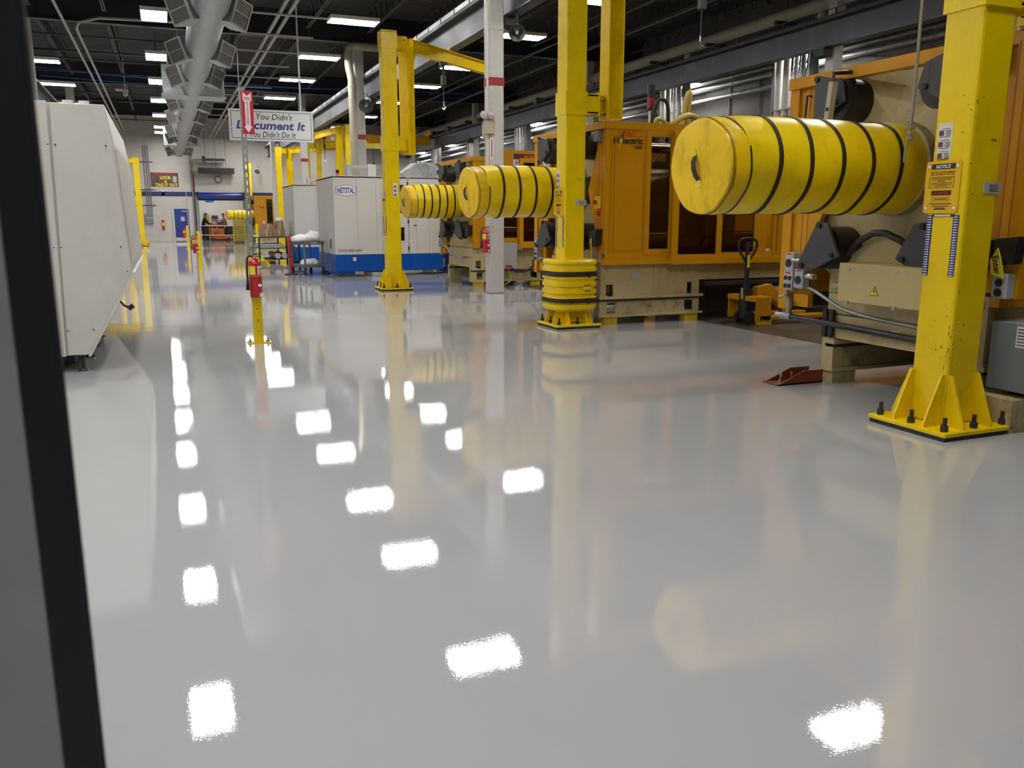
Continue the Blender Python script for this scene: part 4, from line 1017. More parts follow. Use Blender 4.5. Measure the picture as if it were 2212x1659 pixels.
# ------------------------------------------------------------------ white and blue machines
def boxed_machine(x, y, label, full):
    t = thing('boxed_machine', label, 'machine', (x, y, 0), 0, 'white and blue machines')
    W = 2.9 if full else 1.9; D = 2.55
    B(.03, W - .03, .03, D - .03, .3, 2.5).build('body', 'netwhite', t)
    B(-.0, .03, .06, D - .06, .56, 2.53).build('end_panel', 'netwhite', t, bevel=.004)
    cuts = [(0, .6), (.6, 1.1), (1.1, 1.24)] if full else [(0, .7), (.7, 1.3), (1.3, 1.9)]
    for (a, b) in cuts: B(a + .002, b - .002, 0, .03, .56, 2.53).build('side_panel', 'netwhite', t, bevel=.003)
    B(0, W, 0, D, 2.5, 2.54).build('roof', 'netwhite', t)
    for (a, b) in ([(.0, .6), (.6, 1.24), (1.24, 2.0), (2.0, 2.9)] if full else [(0, 1.0), (1.0, 1.9)]):
        B(a + .002, b - .002, -.004, .06, .12, .555).build('plinth', 'blue_paint', t, bevel=.003)
    B(-.004, .06, .06, D, .12, .555).build('plinth', 'blue_paint', t, bevel=.003)
    B(.06, W, .06, D, .12, .3).build('plinth_core', 'black', t)
    B(-.012, 0, .42, .7, .69, .96).build('handle_recess', 'grey_light', t)
    B(-.016, -.012, .5, .62, .72, .93).build('door_handle', 'black', t)
    for (a, b) in ((.12, .06), (.12, 2.3), (W - .15, .06), (1.5, .06), (.02, 1.3)):
        MB().cyl((a, b, 0), (a, b, .025), .06, 12).cyl((a, b, .02), (a, b, .14), .012, 6).build('levelling_foot', 'dark_steel', t)
    if full:
        dr = MB().panel(1.245, 1.94, .56, 2.53, [(1.36, 1.84, 1.61, 2.34), (1.36, 1.84, .73, 1.25)], 0, .03).build('door', 'netwhite', t)
        B(1.36, 1.84, .012, .018, 1.61, 2.34).build('window', 'glass', dr); B(1.36, 1.84, .012, .018, .9, 1.25).build('window', 'glass', dr)
        B(1.36, 1.84, .008, .02, .73, .9).build('window_cover', 'machine_white', dr)
        for z in (2.36, 1.4, .7): B(1.93, 1.965, -.012, .02, z - .05, z + .05).build('hinge', 'black', dr)
        B(1.3, 1.9, .032, .2, .7, 2.4).build('inner_chamber', 'black', t)
        B(1.4, 1.8, .028, .034, 2.02, 2.12).build('inner_rail', 'grey_light', t); B(1.4, 1.8, .028, .034, .92, 1.08).build('inner_tray', 'blue_paint', t)
        for (a, b) in ((1.97, 2.18), (2.18, 2.52), (2.52, 2.86)): B(a + .002, b - .002, 0, .03, .56, 2.53).build('side_panel', 'netwhite', t, bevel=.003)
        B(2.1, 2.17, -.004, 0, 1.28, 1.31).build('label_plate', 'ink', t)
        m = MB()
        for xx in (.07, .53, .66, 1.02, 2.25, 2.45, 2.6, 2.8):
            for z in (2.46, .6): m.cyl((xx, -.003, z), (xx, .003, z), .008, 6)
            for z in (.5, .17): m.cyl((xx, -.007, z), (xx, .003, z), .007, 6)
        m.build('panel_screws', 'grey_box', t)
        # hexagon emblem
        hexo = lambda s, u: [(.33 - .26 * s, 2.18 - .09 * u), (.33, 2.18 - .15 * u), (.33 + .26 * s, 2.18 - .09 * u), (.33 + .26 * s, 2.18 + .09 * u), (.33, 2.18 + .15 * u), (.33 - .26 * s, 2.18 + .09 * u)]
        e = MB().prism(hexo(1, 1), 'y', -.003, 0).build('emblem', 'ink_blue', t)
        MB().prism(hexo(.95, .92), 'y', -.005, -.003).build('emblem_field', 'white', e)
        text('NETSTAL', 'ink_blue', e, (.33, -.005, 2.18), .44, .145, 'S', bold=.03)
        text('ELIOS 5500-6000', 'ink', t, (.39, -.001, .665), .62, .065, 'S', bold=.005)
        so = B(.44, .53, -.03, -.004, .39, .49).build('socket_box', 'alu', t, bevel=.005)
        for (a, b) in ((.462, .415), (.508, .415), (.462, .465), (.508, .465)): B(a - .016, a + .016, -.034, -.03, b - .018, b + .018).build('socket_cover', 'white', so)
        # lower part to the right
        B(2.9, 4.4, .35, 2.4, 2.22, 2.48).build('robot_beam', 'netwhite', t); B(2.9, 4.4, .33, .38, 2.44, 2.5).build('beam_edge', 'grey_light', t)
        B(2.9, 4.4, .4, 2.4, .95, 1.15).build('lower_panel', 'netwhite', t)
        B(2.92, 4.3, .6, 2.4, 1.15, 2.2).build('injection_unit', 'dark_steel', t); B(3.0, 3.9, .5, .6, .78, 1.35).build('drive_box', 'blue_paint', t)
        B(2.9, 4.4, .25, 2.4, .1, .56).build('rear_plinth', 'ink_navy', t); B(2.9, 4.4, .36, 2.4, .56, .95).build('rear_panel', 'netwhite', t)
        B(2.93, 3.0, .18, .26, .18, .42).build('socket_box', 'alu', t)
        # roof equipment
        B(1.12, 1.33, .9, 1.1, 2.54, 2.9).build('roof_post', 'netwhite', t); B(.55, 1.42, .95, 1.05, 2.8, 2.87).build('roof_arm', 'grey_light', t); B(.55, .68, .9, 1.1, 2.54, 2.82).build('roof_post', 'grey_light', t)
        be = MB().cyl((.36, 1.2, 2.54), (.36, 1.2, 2.66), .045, 12).build('beacon', 'amber', t, smooth=40); MB().cyl((.36, 1.2, 2.66), (.36, 1.2, 2.75), .047, 12).build('beacon_cap', 'black', be, smooth=40)
    else:
        MB().cyl((.7, .6, 2.54), (.7, .6, 2.66), .045, 12).build('beacon', 'amber', t, smooth=40)
        B(.6, 1.5, .9, 1.0, 2.7, 2.76).build('roof_arm', 'grey_light', t); B(.6, .75, .85, 1.05, 2.54, 2.72).build('roof_post', 'grey_light', t)
    return t
boxed_machine(4.0, 21.8, 'large white machine with blue plinth and hexagon emblem', True)
boxed_machine(3.86, 28.0, 'white machine with blue plinth behind the grey utility cart', False)
# aluminium sill under the first one, robot unit on its roof
tag(B(4.85, 5.35, 21.4, 22.4, 0, .1).build('floor_sill', 'alu', bevel=.005), 'flat aluminium sill box on the floor under the white and blue machine', 'sill')
t = thing('robot_unit', 'grey robot drive unit with bent pipes on the white machine roof', 'robot', (6.1, 22.6, 2.54))
MB().prism([(0, 0), (.02, .2), (.3, .42), (.75, .43), (1.0, .25), (1.05, 0)], 'y', 0, .6).build('hood', 'grey_robot', t, bevel=.03, segs=2)
MB().cyl((.05, -.1, .12), (.05, .3, .12), .12, 16).build('motor', 'grey_robot', t, smooth=40)
MB().cyl((.98, -.03, .18), (.98, .0, .18), .075, 16).build('fan_cover', 'black', t, smooth=40)
for q in (.34, .44, .54): MB().tube([(q, -.03, .46), (q + .05, -.04, .4), (q + .18, -.04, .2), (q + .18, -.04, .0)], .014, 6).build('bent_pipe', 'steel', t)
MB().tube([(.9, .1, .4), (1.15, .1, .36), (1.3, .1, .2), (1.33, .1, .03)], .02, 6, 2).build('cable', 'black', t)
B(-.35, -.05, -.05, .4, 0, .1).build('side_box', 'grey_robot', t); B(1.1, 2.1, .0, .2, 0, .05).build('cable_tray', 'black', t)

# ------------------------------------------------------------------ fire extinguishers and posts
def extinguisher(x, y, z, label, h=.5, r_=.07, tagged=False, rz=0):
    """hung at height z (bottom)"""
    t = thing('fire_extinguisher', label, 'fire extinguisher', (x, y, z), rz, 'fire extinguishers')
    MB().lathe([(0, 0), (r_ * .92, 0), (r_, .015), (r_, h * .76), (r_ * .9, h * .82), (r_ * .5, h * .87), (r_ * .3, h * .9), (0, h * .9)], n=24).build('cylinder', 'red', t, smooth=40)
    MB().cyl((0, 0, h * .89), (0, 0, h * .96), r_ * .3, 10).build('valve', 'alu', t)
    MB().prism([(-.02, h * .95), (.09, h * 1.0), (.09, h * 1.02), (-.02, h * .985)], 'y', -.012, .012).box(-.02, .08, -.01, .01, h * .925, h * .94).build('lever', 'dark_steel', t)
    MB().tube([(-.02, 0, h * .93), (-.07, -.01, h * .95), (-r_ - .02, -.015, h * .86), (-r_ - .022, -.02, h * .5), (-r_ - .02, -.02, h * .38)], .012, 8, 2).build('hose', 'rubber', t, smooth=50)
    MB().cyl((-r_ - .02, -.02, h * .4), (-r_ - .026, -.02, h * .18), .014, 10, .024).build('nozzle', 'black', t, smooth=40)
    rb = r_ + .0015
    def wrap(z0, z1, a0, a1, mt, nm='label_band', rr=rb):
        m = MB(); n = 8; vs = []
        for i in range(n + 1):
            a = R(a0 + (a1 - a0) * i / n)
            for q in (rr - .004, rr):
                for z in (z0, z1): vs.append((q * math.cos(a), q * math.sin(a), z))
        fs = []
        for i in range(n):
            k = i * 4; fs += [(k, k + 4, k + 5, k + 1), (k + 2, k + 3, k + 7, k + 6), (k, k + 2, k + 6, k + 4), (k + 1, k + 5, k + 7, k + 3)]
        fs += [(0, 1, 3, 2), (4 * n, 4 * n + 2, 4 * n + 3, 4 * n + 1)]
        m.add(vs, fs); return m.build(nm, mt, t, smooth=40)
    wrap(h * .53, h * .72, -75, -5, 'paper'); wrap(h * .53, h * .72, -160, -95, 'label_yellow')
    wrap(h * .64, h * .66, -68, -15, 'ink', 'print_bar', rb + .001); wrap(h * .6, h * .61, -68, -15, 'ink', 'print_bar', rb + .001); wrap(h * .55, h * .57, -60, -40, 'ink', 'print_bar', rb + .001); wrap(h * .55, h * .57, -35, -15, 'ink', 'print_bar', rb + .001)
    wrap(h * .02, h * .11, -65, -8, 'paper'); wrap(h * .49, h * .505, -180, 0, 'alu', 'ring')
    MB().prism([(r_ * .15, h * .285), (r_ * .55, h * .245), (r_ * .95, h * .285), (r_ * .55, h * .325)], 'y', -r_ * .99, -r_ * .8).build('diamond_mark', 'white', t)
    if tagged:
        MB().cbox((.115, -.045, h * .8), (.045, .003, .13), Matrix.Rotation(R(-42), 3, 'Y')).build('inspection_tag', 'label_yellow', t)
        m = MB()
        for k in range(3): m.cbox((.105 + k * .014, -.0475, h * .81 - k * .02), (.028, .002, .008), Matrix.Rotation(R(-42), 3, 'Y'))
        m.build('tag_print', 'ink', t)
    B(-.02, .02, r_ - .005, r_ + .03, h * .6, h * .8).build('wall_hook', 'dark_steel', t)
    return t
def post(x, y, label, H=1.05, w=.055):
    t = thing('post', label, 'post', (x, y, 0), 0, 'yellow extinguisher posts')
    B(-w, w, -w, w, .012, H).build('tube', 'yellow_paint', t, bevel=.006)
    B(-w + .008, w - .008, -w + .008, w - .008, H, H + .008).build('cap', 'steel', t)
    B(-.14, .14, -.1, .1, 0, .012).build('base_plate', 'yellow_paint', t, bevel=.002)
    for s in (-.105, .105): MB().cyl((s, -.03, .012), (s, -.03, .035), .018, 6).cyl((s, -.03, .035), (s, -.03, .06), .01, 8).build('bolt', 'galv', t)
    for z in (.42, .28, .15): MB().cyl((.0, -w - .001, z), (.0, -w + .004, z), .008, 8).build('bolt_hole', 'black', t)
    return t
post(.955, 10.52, 'yellow post with base plate nearest in the aisle, carrying the sign strut')
post(.89, 26.95, 'yellow post at mid aisle beside a red extinguisher', 1.1)
post(.98, 44.65, 'yellow post far down the aisle before the blue door', 1.1)
extinguisher(.945, 10.36, .565, 'red fire extinguisher with yellow tag on the nearest post', .52, .072, True)
extinguisher(.78, 26.85, .46, 'red fire extinguisher on the post at mid aisle', .55, .08)
extinguisher(.84, 44.55, .5, 'red fire extinguisher on the farthest yellow post', .5, .075)
extinguisher(5.86, 15.74, .82, 'red fire extinguisher hung on the white column with red band', .5, .075)
t = thing('sign_strut', 'grey perforated steel strut standing on the nearest yellow post', 'strut', (.93, 10.575, 0))
hl = [(-.011, .011, .98 + k * .09, 1.03 + k * .09) for k in range(22)]
MB().panel(-.03, .03, .7, 2.98, hl, -.003, .0).build('web', 'galv', t)
for s in (-.03, .027): B(s, s + .003, 0, .035, .7, 2.98).build('flange', 'galv', t)
sg = thing('fire_sign', 'red and white FIRE EXTINGUISHER arrow sign on the perforated strut', 'sign', (.985, 10.56, 0), 0)
B(-.065, .065, -.004, 0, 2.46, 2.94).build('board', 'red_sign', sg)
a = MB().prism([(-.047, 2.925), (0, 2.885), (.047, 2.925), (.047, 2.84), (.028, 2.815), (.028, 2.545), (.047, 2.545), (0, 2.475), (-.047, 2.545), (-.028, 2.545), (-.028, 2.815), (-.047, 2.84)], 'y', -.006, -.004).build('arrow', 'sign_white', sg)
text('FIRE', 'red_sign', a, (0, -.006, 2.855), .068, .034, 'S', bold=.015)
for i, ch in enumerate('EXTINGUISHER'): text(ch, 'red_sign', a, (0, -.006, 2.812 - i * .0215), .022 if ch != 'I' else .006, .0165, 'S', bold=.015)
for i, (x, y, lb) in enumerate(((.865, 27.03, 'thin black strut with a red sign edge behind the mid aisle post'), (1.05, 44.73, 'thin grey strut on the farthest yellow post'))):
    t = thing('sign_strut', lb, 'strut', (x, y, 0))
    B(-.02, .02, -.02, .02, 0, 2.75).build('tube', 'black' if i == 0 else 'galv', t)
    if i == 0: B(-.024, -.02, -.15, .15, 2.3, 2.8).build('sign_board', 'red_sign', t)
# hanging slogan sign
t = thing('hanging_sign', 'large white slogan sign with blue border hung over the aisle', 'sign', (3.08, 26.0, 4.12))
B(-1.19, 1.19, 0, .06, -.44, .44).build('frame', 'sign_white', t, bevel=.01)
B(-1.13, 1.13, -.004, 0, -.38, .38).build('border', 'ink_navy', t); B(-1.115, 1.115, -.007, -.003, -.365, .365).build('panel', 'sign_white', t)
text("If You Didn't", 'ink', t, (-.02, -.008, .245), 1.22, .17, 'S', shear=.2, bold=.005)
text('Document It', 'ink_blue', t, (-.02, -.008, .0), 1.95, .235, 'S', shear=.2, bold=.03)
text("You Didn't Do It", 'ink', t, (.02, -.008, -.25), 1.3, .17, 'S', shear=.2, bold=.005)
MB().cyl((.85, .03, .44), (.85, .03, 3.62), .025, 8).build('hanging_rod', 'white', t)
MB().cyl((-.85, .03, .44), (-.85, .03, 3.62), .012, 8).build('hanging_rod', 'galv', t)
B(.8, .9, 0, .06, 1.25, 1.29).build('rod_clamp', 'grey_light', t)
# emergency light on the white column
t = thing('emergency_light', 'beige twin-head emergency light on the white column with red band', 'light', (5.93, 15.78, 0))
B(-.11, .09, -.14, -.07, 3.08, 3.36).build('battery_box', 'pipe_beige', t, bevel=.01); B(-.11, -.08, -.07, .0, 3.0, 3.3).build('side_box', 'pipe_beige', t)
for s in (-.13, .01):
    h_ = MB().lathe([(.02, 0), (.06, -.02), (.078, -.07), (.075, -.085), (0, -.085)], (s, -.1, 3.43), 'y', 16).build('lamp_head', 'pipe_beige', t, smooth=40)
    MB().lathe([(0, -.086), (.066, -.086), (.06, -.092), (0, -.096)], (s, -.1, 3.43), 'y', 16).build('lens', 'alu', h_, smooth=40)
    MB().cyl((s * .7, -.1, 3.35), (s, -.1, 3.43), .015, 6).build('neck', 'pipe_beige', h_)

# ------------------------------------------------------------------ carts, stanchion, goods
t = thing('utility_cart', 'grey two shelf utility cart with clear plastic on top', 'cart', (3.47, 23.0, 0), R(18))
for (sx, sy) in ((-.26, -.36), (.26, -.36), (-.26, .36), (.26, .36)):
    B(sx - .02, sx + .02, sy - .02, sy + .02, .2, .88).build('upright', 'cart_grey', t)
    w = MB().cyl((sx - .02, sy, .065), (sx + .02, sy, .065), .065, 16).build('caster', 'rubber', t, smooth=40); B(sx - .03, sx + .03, sy - .02, sy + .02, .07, .2).build('caster_fork', 'dark_steel', w)
for z in (.2, .8): MB().box(-.3, .3, -.4, .4, z, z + .015).panel(-.3, .3, -.4, .4, [(-.285, .285, -.385, .385)], z, z + .09, axis='z').build('shelf', 'cart_grey', t)
B(-.1, .1, -.405, -.4, .83, .86).build('name_plate', 'grey_light', t)
def lumpy(name, label, cat, c, s, mt, seed, group=None):
    rnd = random.Random(seed); bm = bmesh.new(); bmesh.ops.create_icosphere(bm, subdivisions=3, radius=1)
    for v in bm.verts:
        n = 1 + .25 * math.sin(5 * v.co.x + seed) * math.sin(4 * v.co.y + seed * 2) + rnd.uniform(-.09, .09)
        v.co = Vector((v.co.x * s[0] * n, v.co.y * s[1] * n, (v.co.z if v.co.z > -.6 else -.6) * s[2] * (n if v.co.z > 0 else 1)))
    me = bpy.data.meshes.new(name); bm.to_mesh(me); bm.free(); me.shade_smooth(); me.materials.append(MATS[mt])
    o = bpy.data.objects.new(name, me); COL.objects.link(o); o.location = (c[0], c[1], c[2] + s[2] * .6)
    return tag(o, label, cat, group)
lumpy('plastic_bag', 'crumpled clear plastic bag draped on the left of the utility cart', 'plastic bag', (3.36, 22.92, .87), (.28, .25, .12), 'plastic_film', 3)
lumpy('plastic_bag', 'crumpled clear plastic bag heaped on the right of the utility cart', 'plastic bag', (3.62, 23.06, .87), (.2, .25, .17), 'plastic_film', 5)
lumpy('white_bundle', 'white wrapped bundle on the lower shelf of the utility cart', 'bundle', (3.52, 22.95, .225), (.24, .25, .12), 'plastic_film', 9)
tag(B(3.35, 3.55, 23.1, 23.3, .225, .4).build('carton', 'cardboard', bevel=.004), 'small brown carton on the lower shelf of the utility cart', 'box')
t = thing('stanchion', 'red belt stanchion with black round base left of the utility cart', 'stanchion', (3.03, 23.1, 0))
MB().lathe([(0, 0), (.18, 0), (.18, .02), (.06, .05), (0, .05)], n=28).build('base', 'rubber', t, smooth=40)
MB().cyl((0, 0, .04), (0, 0, 1.0), .033, 16).build('pole', 'red', t, smooth=40)
MB().box(-.04, .04, -.04, .04, .94, 1.02).build('belt_head', 'red', t); B(.04, .18, -.02, .02, .95, 1.0).build('belt_clip', 'red', t)
MB().tube([(.18, 0, .98), (.3, .5, .97), (.36, 1.0, 1.0)], .015, 6).build('belt', 'red_band', t)
t = thing('stanchion', 'second belt stanchion half hidden behind the utility cart', 'stanchion', (3.42, 24.15, 0))
MB().lathe([(0, 0), (.18, 0), (.18, .02), (.06, .05), (0, .05)], n=28).build('base', 'rubber', t, smooth=40)
MB().cyl((0, 0, .04), (0, 0, 1.02), .033, 16).build('pole', 'black', t, smooth=40)
t = thing('platform_cart', 'dark steel shelf cart loaded with cardboard boxes and rolls', 'cart', (3.2, 29.6, 0))
for (sx, sy) in ((-.42, -1.0), (.45, -1.0), (-.42, 1.3), (.45, 1.3)):
    B(sx - .025, sx + .025, sy - .025, sy + .025, .14, .88).build('upright', 'dark_steel', t); MB().cyl((sx - .02, sy, .07), (sx + .02, sy, .07), .07, 14).build('caster', 'rubber', t, smooth=40)
for z in (.14, .5, .85): MB().box(-.45, .48, -1.03, 1.33, z, z + .03).build('shelf', 'dark_steel', t)
for i, (x0, x1, y0, y1, z0, z1, lb) in enumerate(((2.86, 3.24, 28.7, 29.3, .88, 1.13, 'left brown carton in the lower row on the shelf cart'), (3.25, 3.64, 28.7, 29.3, .88, 1.13, 'right brown carton in the lower row on the shelf cart'), (2.95, 3.26, 28.75, 29.25, 1.13, 1.3, 'small brown carton on top of the left carton'), (3.36, 3.62, 28.75, 29.25, 1.13, 1.36, 'small brown carton on top of the right carton'))):
    o = B(x0, x1, y0, y1, z0, z1).build('carton', 'cardboard', bevel=.004); tag(o, lb, 'box', 'cartons on the shelf cart')
    B((x0 + x1) / 2 - .03, (x0 + x1) / 2 + .03, y0 - .002, y0, z0 + .02, z1 - .01).build('tape', 'pipe_beige', o)
lumpy('white_bag', 'white bag on the topmost carton of the shelf cart', 'bag', (3.5, 29.0, 1.36), (.13, .2, .08), 'plastic_film', 4)
tag(MB().lathe([(0, 0), (.035, 0), (.04, .1), (0, .1)], (3.0, 28.9, 1.3), n=14).build('paper_cup', 'white', smooth=40), 'white paper cup on the left carton', 'cup')
for i, x in enumerate((3.34, 3.55)):
    o = MB().cyl((x, 28.45, .27), (x, 30.5, .27), .09, 18).build('roll', 'pipe_beige', smooth=40); tag(o, ('left' if i == 0 else 'right') + ' long roll with pale end on the bottom of the shelf cart', 'roll', 'rolls on the shelf cart')
    MB().cyl((x, 28.435, .27), (x, 28.45, .27), .092, 18).build('end_plug', 'grey_light', o, smooth=40)
for i in range(3): tag(B(2.85, 3.6 - i * .04, 28.62, 30.8, .53 + i * .045, .565 + i * .045).build('metal_sheet', 'alu'), ['lowest', 'middle', 'topmost'][i] + ' aluminium plate on the middle shelf of the shelf cart', 'plate', 'plates on the shelf cart')

# ------------------------------------------------------------------ pallet jack
t = thing('pallet_jack', 'yellow pallet jack with upright black handle between the orange machines', 'pallet jack', (7.78, 9.85, 0))
for yy in (-.27, .17):
    MB().box(.1, 1.15, yy, yy + .15, .06, .12).build('fork', 'orange', t, bevel=.01); MB().cyl((1.05, yy + .03, .04), (1.05, yy + .12, .04), .04, 12).build('fork_wheel', 'rubber', t)
MB().box(-.18, .12, -.3, .35, .33, .40).build('head_plate', 'orange', t, bevel=.008)
for yy in (-.3, .33): MB().box(-.16, .1, yy, yy + .02, .06, .34).build('side_plate', 'orange', t)
MB().prism([(.05, .52), (.28, .56), (.62, .24), (.62, .12), (.55, .12), (.3, .38), (.05, .38)], 'y', -.06, .06).build('lift_arm', 'orange', t, bevel=.006)
MB().cyl((-.12, 0, .08), (-.12, 0, .5), .09, 18).cyl((-.12, 0, .5), (-.12, 0, .56), .05, 14).build('pump', 'black', t, smooth=40)
MB().cyl((-.22, -.05, .36), (-.22, -.05, .52), .025, 10).build('piston', 'chrome', t, smooth=40)
for s in (-.1, .1): MB().cyl((-.12, s - .03, .09), (-.12, s + .03, .09), .09, 18).build('steer_wheel', 'rubber', t, smooth=40)
MB().box(-.145, -.075, -.03, .03, .5, .62).cyl((-.12, 0, .55), (-.13, 0, 1.16), .033, 12).build('handle_shaft', 'black', t, smooth=40)
MB().tube([(-.13, 0, .86), (-.26, .0, 1.02), (-.3, 0, 1.12), (-.26, 0, 1.2), (-.13, 0, 1.215), (.0, 0, 1.2), (.04, 0, 1.12), (0, 0, 1.02), (-.13, 0, .86)], .02, 8, 2).build('handle_loop', 'black', t, smooth=50)
B(-.15, -.11, -.04, -.033, .8, .98).build('label_strip', 'label_yellow', t); MB().cyl((-.12, 0, 1.1), (-.02, 0, 1.1), .008, 6).build('release_lever', 'black', t)
t = thing('chock_block', 'yellow block with two holes lying in front of the pallet jack', 'block', (7.8, 9.6, 0))
MB().panel(-.1, .1, 0, .13, [(-.065, -.035, .055, .085), (.02, .05, .045, .075)], -.05, .05).build('block', 'yellow_dull', t, bevel=.002)

# ------------------------------------------------------------------ far end of the hall
t = thing('wall_cabinet', 'dark grey electrical cabinet on the far wall beside the left crane', 'cabinet', (-.9, YW, 1.42))
B(-.24, .24, -.18, 0, -.3, .3).build('case', 'grey_box', t, bevel=.01); B(-.2, .2, -.19, -.18, .05, .09).build('label_plate', 'grey_light', t)
for x in (-.05, .08, .2): MB().cyl((x, -.06, .3), (x, -.06, 4.4), .03, 6).build('feed_conduit', 'galv_dark', t)
for z in (.8, 1.75, 3.4): B(-.35, .45, -.05, 0, z, z + .05).build('wall_strut', 'dark_steel', t)
t = thing('extinguisher_case', 'red fire extinguisher cabinet on the far wall left of the blue door', 'cabinet', (-.12, YW, 1.05))
B(-.07, .07, -.14, 0, -.3, .3).build('case', 'red', t, bevel=.01); B(-.045, .045, -.145, -.14, -.05, .15).build('label_plate', 'label_yellow', t)
tag(B(-.06, .08, YW - .02, YW - .001, 2.75, 3.15).build('notice_sign', 'paper'), 'small white upright sign over the blue wall stripe', 'sign')
t = thing('safety_poster', 'dark LOCK and TAG IT OUT poster on the far wall', 'poster', (.16, YW, 3.8))
B(-.8, .8, -.02, 0, -.43, .43).build('sheet', 'poster', t); B(-.62, .72, -.023, -.02, .28, .42).build('header', 'red_band', t)
text('LOCK', 'label_yellow', t, (.06, -.024, .13), .64, .2, 'S', bold=.04); text('&', 'label_yellow', t, (.06, -.024, -.1), .16, .15, 'S', bold=.04); text('TAG IT OUT', 'label_yellow', t, (.1, -.024, -.31), 1.3, .19, 'S', bold=.04)
B(.48, .7, -.023, -.02, -.15, .22).build('picture', 'grey_light', t)
t = thing('radiant_heater', 'long dark radiant heater hung on the far wall above the round mirror', 'heater', (3.2, YW - .5, 4.37))
B(-1.07, 1.07, -.2, .2, -.17, .14).build('hood', 'black', t); B(-1.1, 1.1, -.22, .22, .14, .18).build('top_plate', 'dark_steel', t)
for x in (-.6, 0, .6): MB().cyl((x, 0, .18), (x, 0, 2.4), .01, 5).build('hang_chain', 'dark_steel', t)
t = thing('radiant_heater', 'shorter dark radiant heater above the long one on the far wall', 'heater', (3.1, YW - .5, 5.05))
B(-.55, .65, -.08, .08, -.08, .07).build('tube_body', 'black', t); B(-.7, -.5, -.12, .12, -.14, .2).build('burner_box', 'dark_steel', t)
MB().tube([(-.7, 0, 0), (-1.2, .2, 0), (-1.25, .3, -.3), (-1.25, .4, -1.6)], .025, 6).build('gas_pipe', 'galv_dark', t)
t = thing('round_mirror', 'round mirror with dark rim above the rolled blue dock door', 'mirror', (3.3, YW - .1, 3.87))
MB().lathe([(0, 0), (.21, 0), (.21, -.04), (.18, -.05), (0, -.05)], axis='y', n=28).build('rim', 'black', t, smooth=40)
MB().lathe([(0, -.05), (.17, -.052), (.12, -.07), (0, -.085)], axis='y', n=28).build('mirror_glass', 'grey_light', t, smooth=60)
tag(MB().cyl((1.75, YW - .06, 0.0), (1.75, YW - .06, 6.2), .05, 8).build('wall_conduit', 'galv_dark'), 'grey conduit running down the far wall to the dock door', 'conduit')
# annex: board, sign, lift, people
tag(B(2.6, 3.14, 61.0, 61.03, 2.5, 2.7).cyl((2.7, 61.015, 2.7), (2.7, 61.015, 4.22), .008, 5).cyl((3.04, 61.015, 2.7), (3.04, 61.015, 4.22), .008, 5).build('blue_sign', 'blue_paint'), 'small blue sign hanging in the room behind the dock door', 'sign')
tag(B(2.35, 2.78, 60.8, 60.84, 1.0, 1.68).box(2.37, 2.41, 60.8, 60.84, 0, 1.0).box(2.72, 2.76, 60.8, 60.84, 0, 1.0).build('yellow_board', 'wood_cloth'), 'olive yellow board standing behind the man in the blue cap', 'board')
tag(B(3.15, 3.58, 65.3, 65.6, 1.4, 1.65).build('wall_screen', 'stripe_blue'), 'dark screen on the back wall of the room behind the dock', 'screen')
tag(B(2.3, 5.2, 61.3, 62.2, 0, .95).build('workbench', 'black', bevel=.01), 'dark workbench behind the orange lift in the back room', 'bench')
t = thing('scissor_lift', 'orange lift cart standing in the dock doorway', 'lift', (3.35, 59.5, 0))
MB().box(-.6, .75, -.3, .3, .1, .28).build('base', 'lift_orange', t, bevel=.02); MB().box(-.6, .25, -.25, .25, .28, .78).build('motor_box', 'lift_orange', t, bevel=.03)
for s in (-.5, .5): MB().cyl((s, -.32, .1), (s, .32, .1), .1, 14).build('wheel', 'rubber', t)
for x in (-.5, -.2, .3): MB().box(x - .03, x + .03, -.28, -.24, .78, 1.32).build('guard_post', 'lift_orange', t)
for z in (1.05, 1.3): MB().box(-.55, .35, -.29, -.23, z, z + .05).build('guard_rail', 'lift_orange', t)
B(-.2, .2, -.2, .2, 1.0, 1.22).build('control_box', 'dark_steel', t); B(-.45, -.1, -.255, -.25, .4, .6).build('access_panel', 'orange_red', t)
